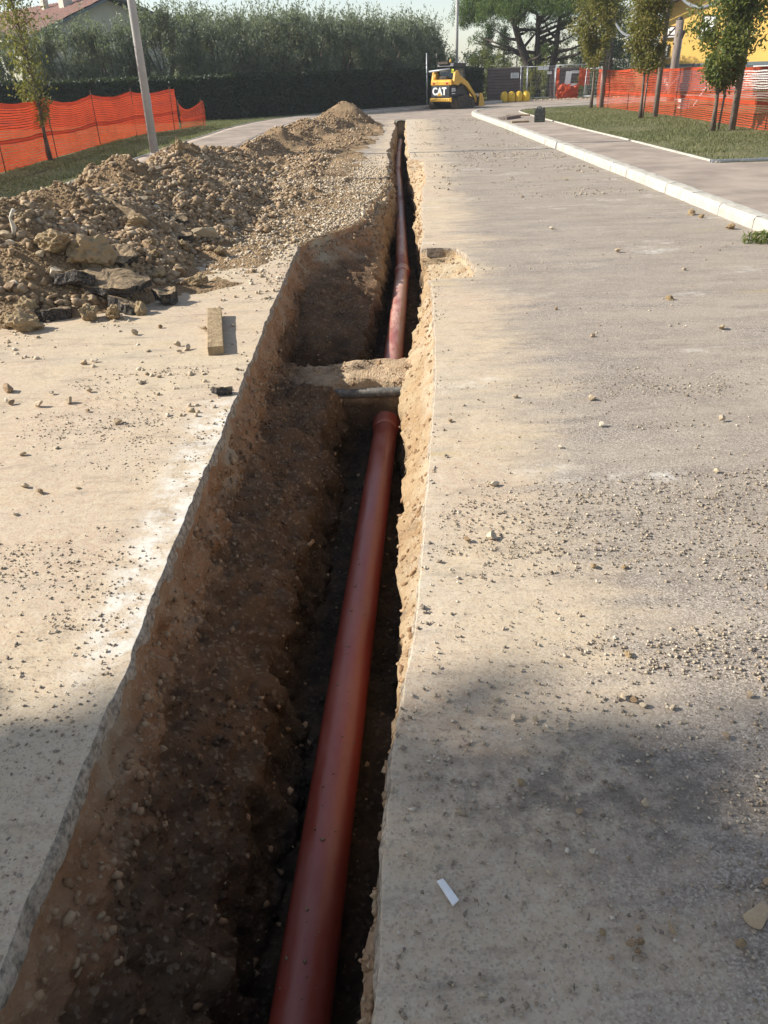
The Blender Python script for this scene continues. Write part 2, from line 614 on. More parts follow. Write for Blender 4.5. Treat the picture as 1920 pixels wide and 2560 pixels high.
def mat_lawn():
    t = NT('lawn_soil')
    c = t.mix(t.mr(t.noise(.8, 5, .65), .35, .65), (.11, .12, .058), (.165, .155, .08))
    c = t.mix(t.math('MULTIPLY', t.mr(t.noise(3, 5, .7), .52, .75), .7), c, (.17, .14, .07))
    t.base(c)
    t.rough(.95, .1)
    t.bump(t.noise(40, 5, .7), .8, .04)
    return t.m


M['ground'] = mat_ground()
M['lawn'] = mat_lawn()


# ------------------------------------------------------------------ the trench line (x as a function of y)
def L_(v):
    return np.interp(v, [-3, 8.9, 9.3, 10.6, 13.7, 15, 20.4, 27, 30, 35.2], [-.83, -.83, -.72, -.17, .20, .29, .38, .66, .80, .97])


def R_(v):
    return np.interp(v, [-3, .88, 1.55, 2.28, 3.65, 4.9, 7.14, 7.2, 8.55, 8.63, 10.1, 12.2, 14.6, 18.1, 18.6, 22.5, 27.3, 35.2],
                     [-.34, -.05, 0, .11, .25, .36, .50, .90, .90, .53, .58, .70, .91, 1.10, .84, .95, 1.13, 1.43])


def Li_(v):
    return np.interp(v, [-3, 1.4, 2.0, 2.5, 3.4, 3.9, 4.7, 5.4, 6.3, 7.4, 8.6, 10.6, 11.7, 13.7, 15, 20.4, 27, 30, 35.2],
                     [-.60, -.51, -.49, -.52, -.47, -.43, -.38, -.35, -.30, -.16, -.04, .09, .15, .25, .32, .41, .69, .83, 1.0])


def Ri_(v):
    return np.interp(v, [-3, 0, 1.2, 1.6, 1.9, 3, 3.7, 4.3, 5, 5.6, 6, 7, 8, 8.6, 9.2, 10, 12, 14.5, 17.5, 18.6, 23, 28, 35.2],
                     [-.40, -.15, -.055, -.02, .01, .075, .105, .145, .14, .22, .27, .36, .45, .51, .53, .55, .63, .74, .76, .78, .92, 1.11, 1.39])


def zsh_(v):
    v = np.where((v > 5.4) & (v < 5.99), 5.4, v)
    return np.interp(v, [-3, 4.7, 5.40, 6.08, 6.7, 6.95, 7.4, 9.0, 10.3, 13], [-.54, -.52, -.38, -.78, -.78, -.62, -.57, -.46, -.36, -.22])


def zfoot_(v):
    return np.interp(v, [-3, 5.9, 6.1, 6.7, 7.0, 9.0, 10, 13], [-.30, -.30, -.66, -.66, -.50, -.22, -.13, -.08])


def zrim_(v):
    return np.interp(v, [-3, 1.5, 3, 4.3, 5, 8, 8.7, 9.5, 12, 17, 18.6, 36], [-.10, -.10, -.18, -.30, -.34, -.30, -.2, -.14, -.30, -.30, -.12, -.12])


ASPH = .07
vst = np.concatenate([np.arange(-2.5, 11, .022), np.arange(11, 20, .045), np.arange(20, 35.25, .09)])
NV = len(vst)


def jag(v, seed, amp):
    v3 = np.stack([v, np.zeros_like(v), np.zeros_like(v)], 1)
    return amp * (vnoise(v3, 1.3, seed) * .5 + vnoise(v3, 4.1, seed + 1) * .35 + vnoise(v3, 13, seed + 2) * .25 + vnoise(v3, 31, seed + 3) * .15)


ampL = np.interp(vst, [8.5, 9.5, 14.5, 16, 36], [.018, .10, .10, .06, .06])
Lx = L_(vst) + jag(vst, 11, 1.0) * ampL
Rx = R_(vst) + jag(vst, 21, 1.0) * np.interp(vst, [6.5, 7.3, 8.5, 9, 12, 36], [.012, .07, .07, .04, .045, .06])
key = []
floor = np.full(NV, -.82)
br = np.clip((vst - 5.52) / .08, 0, 1) * np.clip((6.10 - vst) / .10, 0, 1)
floor = floor + (.46) * br
end = np.clip((vst - 34.9) / .25, 0, 1)
floor = floor * (1 - end) + -.06 * end
lix = Li_(vst) + jag(vst, 31, .09)
rix = Ri_(vst) + jag(vst, 41, 1) * np.interp(vst, [2, 4, 8], [.03, .05, .07])
zl = zsh_(vst)
zf = zfoot_(vst)
zr = zrim_(vst)
foot = np.minimum(Lx + .085 + jag(vst, 51, .04), lix - .01)
floorL = np.minimum(floor, zl - .02)
fl = np.maximum(floor, -.82)
keys = [
    (Lx + .004, np.full(NV, -.03)),
    (Lx + .012, np.full(NV, -ASPH - .02)),
    (foot, zf),
    ((foot * .5 + lix * .5), zf * .45 + zl * .55),
    (lix, np.maximum(zl, np.minimum(fl, zl + .03))),
    (lix + .045, np.maximum(fl, zl - .12) * .7 + fl * .3),
    (lix + .085, fl),
    (rix - .01, fl),
    (rix + .045, (fl + zr) * .5),
    (rix, np.maximum(zr, fl + .0)),
    (rix * .45 + Rx * .55, zr * .5 - .035),
    (Rx - .010, np.full(NV, -ASPH - .02)),
    (Rx - .003, np.full(NV, -.03)),
]
subs = [2, 12, 9, 9, 6, 8, 12, 8, 5, 7, 6, 2]
cols = []
for i, s in enumerate(subs):
    for k in range(s):
        t = k / s
        cols.append((keys[i][0] * (1 - t) + keys[i + 1][0] * t, keys[i][1] * (1 - t) + keys[i + 1][1] * t))
cols.append(keys[-1])
NC = len(cols)
P = np.zeros((NV, NC, 3))
for j, (a, b) in enumerate(cols):
    P[:, j, 0] = a
    P[:, j, 1] = vst
    P[:, j, 2] = b
# displace along the grid normal
du = np.gradient(P, axis=1)
dv = np.gradient(P, axis=0)
nrm = np.cross(du, dv)
nrm /= np.linalg.norm(nrm, axis=2, keepdims=True) + 1e-9
flat = P.reshape(-1, 3)
disp = .034 * fbm(flat, 5, 2, 3) + .024 * fbm(flat, 15, 2, 5) + .014 * vnoise(flat, 42, 9)
lump = np.maximum(0, vnoise(flat, 26, 77) - .15) * .04
disp = (disp + lump).reshape(NV, NC)
fade = np.ones(NC)
for j in range(4):
    fade[j] = [.0, .0, .1, .5][j]
    fade[-1 - j] = [.0, .0, .1, .6][j]
disp *= fade[None, :]
rightside = (np.arange(NC) > sum(subs[:8]))[None, :] * np.interp(vst, [2.2, 4.5, 7], [.82, .6, .3])[:, None]
disp *= 1 - rightside
P += nrm * disp[:, :, None]
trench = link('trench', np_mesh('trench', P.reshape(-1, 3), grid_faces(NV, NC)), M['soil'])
tagset(trench, kind='structure')
TR_P, TR_N = P, nrm

# ------------------------------------------------------------------ road slabs either side of it


def slab(name, xa, xb, v, thick, edge, zfun=None):
    """asphalt sheet from xa(v) to xb(v); edge 'L' or 'R' says which side is the broken cut"""
    n = 70
    t = np.linspace(0, 1, n) ** 1.6
    if edge == 'R':
        t = 1 - t[::-1]
    X = xa[:, None] * (1 - t)[None] + xb[:, None] * t[None]
    Y = np.repeat(v[:, None], n, 1)
    Z = .004 * n2(X, Y, .9, 3, 5) + .0022 * n2(X, Y, 9, 2, 8)
    Vv = np.stack([X, Y, Z], -1)
    dz = np.zeros_like(Vv[:, :1])
    e = Vv[:, -1:].copy() if edge == 'R' else Vv[:, :1].copy()
    s = -1 if edge == 'R' else 1
    r1, r2, r3 = e.copy(), e.copy(), e.copy()
    r1[:, 0, 2] -= .012
    r1[:, 0, 0] -= s * .006
    r2[:, 0, 2] -= thick * .55
    r2[:, 0, 0] -= s * (.006 + .010 * n2(v, v * 0, 10, 3, 3))
    r1[:, 0, 0] -= s * .006 * n2(v, v * 0, 14, 3, 6)
    r1[:, 0, 2] -= .010 * np.abs(n2(v, v * 0, 8, 3, 7))
    r3[:, 0, 2] -= thick
    r3[:, 0, 0] += s * .002
    rows = [Vv, r1, r2, r3] if edge == 'R' else [r3, r2, r1, Vv]
    A = np.concatenate(rows, 1)
    nc = A.shape[1]
    F = grid_faces(len(v), nc)
    mi = np.zeros((len(v) - 1, nc - 1), int)
    if edge == 'R':
        mi[:, -3:] = 1
    else:
        mi[:, :3] = 1
    return np_mesh(name, A.reshape(-1, 3), F, mi.ravel())


sel = vst <= 35.0
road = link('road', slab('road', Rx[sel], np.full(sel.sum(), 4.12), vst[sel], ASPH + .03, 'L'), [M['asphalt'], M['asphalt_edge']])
tagset(road, kind='structure')
a = vst <= 9.05
link('road_side', slab('road_side', np.full(a.sum(), -3.4), Lx[a], vst[a], ASPH + .03, 'R'), [M['asphalt'], M['asphalt_edge']])
tagset(bpy.data.objects['road_side'], kind='structure')
a = (vst >= 15.2) & (vst <= 35.0)
link('road_side_far', slab('road_side_far', np.full(a.sum(), -3.4), Lx[a], vst[a], ASPH + .03, 'R'), [M['asphalt'], M['asphalt_edge']])
tagset(bpy.data.objects['road_side_far'], kind='structure')
# the stripped strip between them, bare road bed
a = (vst >= 8.9) & (vst <= 15.4)
vv = vst[a]
n = 60
t = np.linspace(0, 1, n)
X = -3.4 * (1 - t)[None] + (Lx[a][:, None]) * t[None]
Y = np.repeat(vv[:, None], n, 1)
Z = -.035 + .02 * n2(X, Y, 1.5, 3, 2) + .012 * n2(X, Y, 9, 2, 4)
Z[:, -1] -= .02
bed = link('road_bed', np_mesh('road_bed', np.stack([X, Y, Z], -1).reshape(-1, 3), grid_faces(len(vv), n)), M['heap'])
tagset(bed, kind='structure')
# broken front edges of the slabs beside the stripped strip
mb = MB()
xs = np.arange(-3.3, .30, .05)
for i in range(len(xs) - 1):
    x0, x1 = xs[i], xs[i + 1]
    j0, j1 = [.06 * random.random() for _ in range(2)]
    mb.add([(x0, 15.2 - j0, .002), (x1, 15.2 - j1, .002), (x1, 15.22, .003), (x0, 15.22, .003),
            (x0, 15.2 - j0 * .6, -.07), (x1, 15.2 - j1 * .6, -.07)], [(0, 1, 2, 3), (4, 5, 1, 0)])
mb.build('broken_edge', M['asphalt_edge'], bpy.data.objects['road_side_far'])
mb = MB()
mb.box((.72, 8.60, -.045), (.36, .03, .085))
ob = mb.build('cut_edge', M['asphalt_edge'], road)

# far road, pavements, lawns


def sheet(name, pts, z, mat, kind='structure', thick=0.0):
    mb = MB()
    n = len(pts)
    vs_ = [(x, y, z) for x, y in pts]
    fs = [tuple(range(n))]
    if thick:
        vs_ += [(x, y, z - thick) for x, y in pts]
        fs += [(i, i + n, (i + 1) % n + n, (i + 1) % n) for i in range(n)]
    mb.add(vs_, fs)
    o = mb.build(name, mat)
    tagset(o, kind=kind)
    return o


def smooth_curve(pts, step=.5):
    pts = [Vector((*p, 0)) for p in pts]
    out = []
    for i in range(len(pts) - 1):
        p0, p1, p2, p3 = pts[max(i - 1, 0)], pts[i], pts[i + 1], pts[min(i + 2, len(pts) - 1)]
        k = max(2, int((p2 - p1).length / step))
        for j in range(k):
            t = j / k
            q = .5 * ((2 * p1) + (p2 - p0) * t + (2 * p0 - 5 * p1 + 4 * p2 - p3) * t * t + (3 * p1 - p0 - 3 * p2 + p3) * t ** 3)
            out.append((q.x, q.y))
    out.append((pts[-1].x, pts[-1].y))
    return out


def strip_between(name, ca, cb, z, mat, thick=.14, kind='structure'):
    """sheet between two curves sampled to the same count"""
    n = 160

    def res(c):
        c = np.array(c)
        s = np.concatenate([[0], np.cumsum(np.linalg.norm(np.diff(c, axis=0), axis=1))])
        u = np.linspace(0, s[-1], n)
        return np.stack([np.interp(u, s, c[:, 0]), np.interp(u, s, c[:, 1])], 1)
    A, B = res(ca), res(cb)
    m_ = 8
    t = np.linspace(0, 1, m_)
    XY = A[:, None] * (1 - t)[None, :, None] + B[:, None] * t[None, :, None]
    Z = np.full((n, m_, 1), z) + (.006 * n2(XY[..., 0], XY[..., 1], .8, 2, 4))[..., None]
    V = np.concatenate([XY, Z], -1)
    e0, e1 = V[:, :1].copy(), V[:, -1:].copy()
    e0[..., 2] -= thick
    e1[..., 2] -= thick
    V = np.concatenate([e0, V, e1], 1)
    o = link(name, np_mesh(name, V.reshape(-1, 3), grid_faces(n, m_ + 2)), mat)
    tagset(o, kind=kind)
    return o


mb = MB()
S = 600
x0, x1, y0, y1 = -3.38, 4.15, -2.5, 34.98
zg = -.012
mb.add([(-S, -S, zg), (S, -S, zg), (S, y0, zg), (-S, y0, zg)], [(0, 1, 2, 3)])
mb.add([(-S, y0, zg), (x0, y0, zg), (x0, y1, zg), (-S, y1, zg)], [(0, 1, 2, 3)])
mb.add([(x1, y0, zg), (S, y0, zg), (S, y1, zg), (x1, y1, zg)], [(0, 1, 2, 3)])
mb.add([(-S, y1, zg), (S, y1, zg), (S, S, zg), (-S, S, zg)], [(0, 1, 2, 3)])
tagset(mb.build('ground', M['ground']), kind='structure')

HEDGE = smooth_curve([(-26, 31.5), (-18, 34.8), (-12, 36.6), (-8.5, 37.4), (-5.2, 39.3), (-.6, 44.2), (2.7, 47), (6.8, 53.2)])
LP_OUT = smooth_curve([(-5.22, -14), (-5.22, 6), (-5.22, 22), (-5.05, 27), (-4.85, 32), (-3.7, 37.2), (-.2, 43.1), (2.9, 46.2), (6.9, 50.9)])
LP_IN = smooth_curve([(-3.15, -14), (-3.15, 6), (-3.15, 24), (-2.95, 30), (-2.55, 34.5), (-1.4, 38.8), (.9, 42.6), (3.7, 45.3), (7.5, 49.8)])
sheet('far_road', [(-3.4, 34.9), (4.2, 34.9), (4.4, 37.5), (5.4, 39.6), (7.2, 41.5), (12.5, 43.5), (30, 45), (30, 53.5), (8, 53.5), (7.5, 49.8), (3.6, 45.4), (.8, 42.7), (-1.5, 38.9), (-2.6, 35)], -.002, M['pavement'])
strip_between('left_pavement', [(x - .1, y) for x, y in LP_IN], LP_OUT, .10, M['pavement'])
sheet('left_lawn', LP_OUT + [(6.6, 51.6), (-.6, 46), (-8, 39.5), (-26, 33), (-26, -14)], .085, M['lawn'], thick=.09)
PK = [(3.98, -2), (4.05, 6), (4.13, 14), (4.17, 28), (4.10, 35), (4.32, 37.6), (5.0, 39.2), (6.4, 40.6), (9, 41.8), (13, 43)]
PKc = smooth_curve(PK, .25)
PE = smooth_curve([(5.85, 14.5), (5.85, 20), (5.80, 24), (5.85, 31), (5.98, 35.5), (6.5, 37.0), (8.0, 38.3), (10, 39.2), (13, 40)])
PKin = [(x + .1, y - (.1 if y > 37.5 else 0)) for x, y in PKc]
sheet('right_pavement', [(13.1, 42.9)] + PKin[::-1][1:] + [(30, -2), (30, 40), (13, 41)], .115, M['pavement'], thick=.13)
sheet('right_lawn', PE + [(30, 40), (30, 14.4)], .123, M['lawn'], thick=.1)
PAVE = bpy.data.objects['right_pavement']
LPAVE = bpy.data.objects['left_pavement']


def walk(c, step):
    c = np.array(c)
    s = np.concatenate([[0], np.cumsum(np.linalg.norm(np.diff(c, axis=0), axis=1))])
    u = np.arange(0, s[-1], step)
    return np.stack([np.interp(u, s, c[:, 0]), np.interp(u, s, c[:, 1])], 1)


def kerb_run(curve, step, w, h, z0, parent, side, mat, name, gap=.016, chip=.018, y_from=-1):
    pts = walk(curve, step)
    for i in range(len(pts) - 1):
        a_, b_ = Vector((*pts[i], 0)), Vector((*pts[i + 1], 0))
        if b_.y < y_from:
            continue
        d = (b_ - a_)
        ln = d.length - gap
        d.normalize()
        nrm_ = Vector((d.y, -d.x, 0)) * side
        mb = MB()
        nseg = 5 if step > .6 else 2
        prof = [(0, -.06), (.004, h * .55), (.012, h - .025), (.03, h - .004), (w * .6, h), (w, h - .004), (w, -.06)]
        vs_, fs = [], []
        for k in range(nseg + 1):
            q = a_ + d * (gap / 2 + ln * k / nseg)
            for (u, zz) in prof:
                j = random.uniform(-chip, chip) * (.5 if 0 < zz else 0)
                p = q + nrm_ * (u + j * .6)
                vs_.append((p.x, p.y, z0 + zz + j * .35))
        m_ = len(prof)
        for k in range(nseg):
            for e in range(m_ - 1):
                fs.append((k * m_ + e, k * m_ + e + 1, (k + 1) * m_ + e + 1, (k + 1) * m_ + e))
        fs.append(tuple(range(m_)))
        fs.append(tuple(nseg * m_ + e for e in range(m_)))
        mb.add(vs_, fs)
        mb.build(name, mat, parent)


kerb_run(PKc, 1.0, .20, .135, 0, PAVE, 1, M['kerb'], 'kerbstone', y_from=4)
kerb_run(PE, 1.0, .07, .022, .123, PAVE, -1, M['kerb'], 'edging_stone', chip=.01)
kerb_run(LP_OUT, 1.0, .07, .022, .10, LPAVE, -1, M['kerb'], 'edging_stone', chip=.008, y_from=9)
kerb_run(LP_IN, 1.0, .16, .115, 0, LPAVE, -1, M['kerb'], 'kerbstone', y_from=24)

# ------------------------------------------------------------------ stones
ICO_V = []
ph = (1 + 5 ** .5) / 2
for a_, b_ in ((1, ph), (-1, ph), (1, -ph), (-1, -ph)):
    ICO_V += [(0, a_, b_), (a_, b_, 0), (b_, 0, a_)]
ICO_V = np.array(ICO_V) / math.hypot(1, ph)


def hull_faces(v):
    import bmesh
    bm = bmesh.new()
    for p in v:
        bm.verts.new(p)
    bmesh.ops.convex_hull(bm, input=bm.verts)
    bm.verts.ensure_lookup_table()
    bm.verts.index_update()
    f = [[x.index for x in fc.verts] for fc in bm.faces]
    bm.free()
    return np.array([x for x in f if len(x) == 3])


ICO_F = hull_faces(ICO_V)
OCT_V = np.array([(1, 0, 0), (-1, 0, 0), (0, 1, 0), (0, -1, 0), (0, 0, 1), (0, 0, -1)], float)
OCT_F = np.array([(0, 2, 4), (2, 1, 4), (1, 3, 4), (3, 0, 4), (2, 0, 5), (1, 2, 5), (3, 1, 5), (0, 3, 5)])


CUB_V = np.array([(x, y, z) for x in (-1, 1) for y in (-1, 1) for z in (-1, 1)], float) * .78
CUB_F = np.array([(0, 1, 3), (0, 3, 2), (4, 6, 7), (4, 7, 5), (0, 4, 5), (0, 5, 1), (2, 3, 7), (2, 7, 6), (0, 2, 6), (0, 6, 4), (1, 5, 7), (1, 7, 3)])


def rand_rot(n):
    q = RNG.normal(size=(n, 4))
    q /= np.linalg.norm(q, axis=1, keepdims=True)
    w, x, y, z = q.T
    return np.stack([np.stack([1 - 2 * (y * y + z * z), 2 * (x * y - z * w), 2 * (x * z + y * w)], -1),
                     np.stack([2 * (x * y + z * w), 1 - 2 * (x * x + z * z), 2 * (y * z - x * w)], -1),
                     np.stack([2 * (x * z - y * w), 2 * (y * z + x * w), 1 - 2 * (x * x + y * y)], -1)], 1)


def stones(name, pos, size, mat, parent=None, low=False, flat=.7, kind='stuff', cube=False):
    pos = np.asarray(pos)
    n = len(pos)
    BV, BF = (OCT_V, OCT_F) if low else ((CUB_V, CUB_F) if cube else (ICO_V, ICO_F))
    k = len(BV)
    v = BV[None] * RNG.uniform(.55, 1.3, (n, k, 1)) if not cube else BV[None] * RNG.uniform(.5, 1.25, (n, k, 3))
    v = v * np.stack([RNG.uniform(.75, 1.3, n), RNG.uniform(.65, 1.0, n), RNG.uniform(.45, .85, n)], 1)[:, None]
    v = np.einsum('nij,nkj->nki', rand_rot(n), v)
    v[..., 2] *= flat
    v = v * (np.asarray(size) * .5)[:, None, None] + pos[:, None]
    f = (BF[None] + (np.arange(n) * k)[:, None, None]).reshape(-1, 3)
    o = link(name, np_mesh(name, v.reshape(-1, 3), f), mat, parent)
    if kind:
        o['kind'] = kind
    return o


def rock_mesh(name, seed, cuts=7, sub=2, rough=.10, flat=.8, lims=(.38, .72)):
    import bmesh
    rnd = random.Random(seed)
    bm = bmesh.new()
    bmesh.ops.create_icosphere(bm, subdivisions=sub, radius=1)
    v = np.array([x.co[:] for x in bm.verts])
    for _ in range(cuts):
        d = np.array([rnd.gauss(0, 1) for _ in range(3)])
        d /= np.linalg.norm(d)
        lim = rnd.uniform(*lims)
        s = v @ d
        over = np.maximum(0, s - lim)
        v = v - d[None] * over[:, None]
    v += v * (fbm(v + seed * 3.1, 1.6 if sub < 4 else 2.2, 4, seed, .6) * rough)[:, None]
    v *= np.array([rnd.uniform(.95, 1.25), rnd.uniform(.75, 1.0), flat * rnd.uniform(.75, 1.0)])
    for x, c in zip(bm.verts, v):
        x.co = c
    me = bpy.data.meshes.new(name)
    bm.to_mesh(me)
    bm.free()
    return me


ROCKS = {}
for kind_, mat_ in (('stone', 'stone'), ('pale', 'stone_pale'), ('clod', 'clod')):
    ROCKS[kind_] = []
    for i in range(10):
        me = rock_mesh('rock', 100 + i + len(kind_) * 31, 13, 3, .05) if kind_ != 'clod' else rock_mesh('rock', 100 + i, 5, 4, .30, .8, (.6, .9))
        me.materials.append(M[mat_])
        ROCKS[kind_].append(me)


def rock(name, loc, size, kind_='stone', label=None, cat='stone', group=None, sink=.25, rot=None, scale=None):
    me = random.choice(ROCKS[kind_])
    o = bpy.data.objects.new(name, me)
    COL.objects.link(o)
    s = size / 2
    o.location = (loc[0], loc[1], loc[2] + s * .75 * (1 - sink * 2) + .0)
    o.rotation_euler = rot or (random.uniform(-.5, .5), random.uniform(-.5, .5), random.uniform(0, 6.28))
    o.scale = tuple(s * c for c in (scale or (1, 1, 1)))
    tagset(o, label, cat, group)
    return o


# ------------------------------------------------------------------ spoil heap
DUMPS = [(-3.35, 7.5, .84), (-3.2, 8.8, .79), (-3.05, 10.3, .88), (-2.75, 11.6, .72), (-2.92, 13.3, .80), (-2.75, 15.2, .62), (-2.75, 17.0, .50),
         (-2.6, 18.8, .46), (-2.5, 20.6, .46), (-2.45, 22.9, .54), (-2.1, 24.6, .38), (-1.98, 26.8, .56), (-1.5, 28.8, .56), (-1.0, 31.4, .80), (-.75, 32.6, .55), (-4.2, 8.8, .42), (-4.0, 11.5, .45), (-3.8, 14, .4), (-2.75, 6.95, .46), (-2.3, 7.9, .36)]


def heap_h(x, y):
    x, y = np.asarray(x, float), np.asarray(y, float)
    wx = x + .12 * n2(x, y, 1.1, 2, 91)
    wy = y + .12 * n2(x, y, 1.1, 2, 92)
    acc = np.zeros_like(wx)
    k = 18.0
    for cx, cy, h in DUMPS:
        d = np.sqrt((wx - cx) ** 2 + ((wy - cy) * .85) ** 2 + .02)
        hh = h - .60 * d + .05
        acc = acc + np.exp(k * np.clip(hh, -1, 2))
    # low apron towards the trench
    r = np.log(acc + 1e-9) / k
    ap = .14 * np.exp(-((wx - (np.interp(wy, [6, 12, 20, 34], [-2.1, -1.5, -1.1, -.1]))) / .75) ** 2) * np.clip((wy - 6.2) / 3, 0, 1) * np.clip((34.5 - wy) / 3, 0, 1)
    r = np.maximum(r, 0) + ap * .8
    r = r + (r > .02) * (.045 * n2(x, y, 3.5, 2, 93) + .018 * n2(x, y, 11, 2, 94))
    return r - .03


gx = np.arange(-5.2, .42, .05)
gy = np.concatenate([np.arange(5.3, 16, .05), np.arange(16, 36, .1)])
GX, GY = np.meshgrid(gx, gy)
GZ = heap_h(GX, GY)
# keep clear of the cut
lim = L_(GY) - .12
GZ = np.where(GX > lim, -.06 - (GX - lim) * .5, GZ)
keep = (GZ > -.028)
F = grid_faces(len(gy), len(gx))
kf = keep.ravel()
F = F[kf[F].any(1)]
used = np.unique(F)
mp = np.full(GX.size, -1)
mp[used] = np.arange(len(used))
V = np.stack([GX, GY, GZ], -1).reshape(-1, 3)[used]
heap = link('spoil_heap', np_mesh('spoil_heap', V, mp[F]), M['heap'], smooth=True)
tagset(heap, 'long ridge of tan earth and stone rubble heaped left of the trench', 'spoil heap')


def heap_z(x, y):
    return float(heap_h(np.array([x]), np.array([y]))[0])


# rubble that covers the heap and spills to the trench
def scatter(n, xr, yr, dens):
    x = RNG.uniform(*xr, n)
    y = RNG.uniform(*yr, n)
    p = dens(x, y)
    k = RNG.uniform(0, 1, n) < p
    return x[k], y[k]


def put_gravel(name, n, xr, yr, dens, smin, smax, pw, mat, parent, zf=None, low=False, lift=.1, sink=0):
    x, y = scatter(n, xr, yr, dens)
    s = smin + (smax - smin) * RNG.uniform(0, 1, len(x)) ** pw
    z = (zf(x, y) if zf else np.zeros_like(x)) + s * lift - sink
    h_ = len(x) // 2
    q_ = np.stack([x, y, z], 1)
    if low:
        stones(name, q_, s, mat, parent, True)
    else:
        stones(name, q_[:h_ // 2], s[:h_ // 2], mat, parent)
        stones(name, q_[h_ // 2:], s[h_ // 2:], mat, parent, cube=True)


def on_heap(x, y):
    return (heap_h(x, y) > .05).astype(float)


hz = lambda x, y: heap_h(x, y)
patch = lambda x, y, f=1.2, s=5: np.clip(n2(x, y, f, 3, s) * 1.3 + .5, .12, 1)
put_gravel('rubble', 52000, (-4.9, -1.2), (5.6, 11.5), lambda x, y: on_heap(x, y) * patch(x, y), .012, .12, 2.6, M['stone'], heap, hz)
put_gravel('rubble', 32000, (-4.6, -.9), (11.5, 20), lambda x, y: on_heap(x, y) * patch(x, y), .018, .13, 2.6, M['stone'], heap, hz)
put_gravel('rubble', 26000, (-4.2, .6), (20, 34), lambda x, y: on_heap(x, y) * patch(x, y), .035, .13, 2.0, M['stone'], heap, hz, low=True)


put_gravel('earth_crumbs', 60000, (-4.9, -1.0), (5.6, 16), lambda x, y: on_heap(x, y), .008, .05, 3.0, M['clod'], heap, hz, low=True)


def spill(x, y):
    l = L_(y)
    d = np.clip(1 - (x - (l - 1.8)) / 1.6, .0, 1)
    inside = (x < l - .02) & (x > -3)
    edge = np.clip((y - 7.6) / 1.6, 0, 1) * np.clip((20 - y) / 6, 0.0, 1)
    return inside * (.25 + .75 * patch(x, y, 1.0, 61)) * edge


bedz = lambda x, y: np.maximum(heap_h(x, y), np.where((y > 9.05) & (y < 15.2), -.03, .0))
put_gravel('spilled_gravel', 26000, (-2.6, .35), (7.4, 20), spill, .018, .06, 1.8, M['stone_pale'], bed, bedz, lift=.12)


# grit and small stones lying on the asphalt
def gritd(x, y):
    ok = ((x > R_(y) + .03) & (x < 4.05)) | ((x < L_(y) - .03) & (y < 9))
    c = np.clip(n2(x * .55, y * 1.9, 1.2, 4, 71) * 2.4 - .35, np.interp(y, [1.6, 2.4, 5], [.24, .07, .03]), 1)
    nearcam = np.interp(y, [1.7, 2.4, 5, 9, 13], [1, .5, .3, .2, .1])
    return ok * c * nearcam


put_gravel('road_grit', 240000, (-1.9, 2.6), (.5, 5), gritd, .003, .019, 3.2, M['stone_grit'], road, low=True, lift=.15)
put_gravel('road_grit', 50000, (-2.6, 4.0), (4, 13), gritd, .005, .030, 4.0, M['stone_grit'], road, low=True, lift=.1)
put_gravel('road_grit', 6000, (.9, 4.0), (12, 34), lambda x, y: ((x > R_(y) + .05) * np.clip(n2(x, y, .9, 3, 75) * 1.4, .06, 1)), .02, .06, 2.4, M['stone_grit'], road, low=True, lift=.2)
put_gravel('road_grit', 5000, (-2.9, -.85), (3.6, 8.6), lambda x, y: np.clip((y - 3.2) / 6, .1, .8) * np.clip(n2(x, y, 1.5, 3, 88) * 1.5 + .15, .04, 1), .012, .05, 2.2, M['stone_pale'], bpy.data.objects['road_side'], low=False, lift=.2)

def lip(x, y):
    dl = L_(y) - x
    dr = x - R_(y)
    return np.where((dl > .0) & (y < 9), np.exp(-dl / .05), 0) * .8 + np.where(dr > .0, np.exp(-dr / .06), 0) * .55


put_gravel('road_grit', 50000, (-1.1, .8), (.6, 9), lambda x, y: lip(x, y) * np.clip(n2(x, y, 2.5, 3, 44) * 1.8 + .2, .05, 1), .004, .030, 3.0, M['stone_grit'], road, low=True, lift=.15)

# stones set in the trench walls and on its shelf
idx_v = RNG.integers(0, (vst < 10).sum(), 26000)
idx_c = RNG.integers(3, NC - 3, 26000)
pp = TR_P[idx_v, idx_c]
prob = np.where(pp[:, 2] > -.30, .9, .10)
prob = np.where(idx_c > sum(subs[:7]), prob * .35, prob)
k = RNG.uniform(0, 1, len(pp)) < prob
pp = pp[k]
s = .008 + .036 * RNG.uniform(0, 1, len(pp)) ** 2.6
nn = TR_N[idx_v, idx_c][k]
stones('wall_gravel', pp - nn * (s * .05)[:, None], s, M['stone_trench'], trench, flat=1.0)
iv = RNG.integers(0, (vst < 9).sum(), 26000)
ic = RNG.integers(sum(subs[:2]) - 3, sum(subs[:8]), 26000)
pc = TR_P[iv, ic]
sc_ = .006 + .034 * RNG.uniform(0, 1, len(pc)) ** 2.8
kk = RNG.uniform(0, 1, len(pc)) < np.clip(n2(pc[:, 0], pc[:, 1], 3.2, 3, 19) * 1.5 + .35, .05, 1)
stones('soil_crumbs', pc[kk], sc_[kk], M['soil'], trench, low=True, flat=.9)
idx_v = RNG.integers((vst < 10).sum(), (vst < 19).sum(), 3000)
idx_c = RNG.integers(3, NC - 3, 3000)
pp = TR_P[idx_v, idx_c]
k = pp[:, 2] > -.45
pp = pp[k]
s = .02 + .06 * RNG.uniform(0, 1, len(pp)) ** 2.2
stones('wall_gravel', pp, s, M['stone_trench'], trench, low=True, flat=1.0)

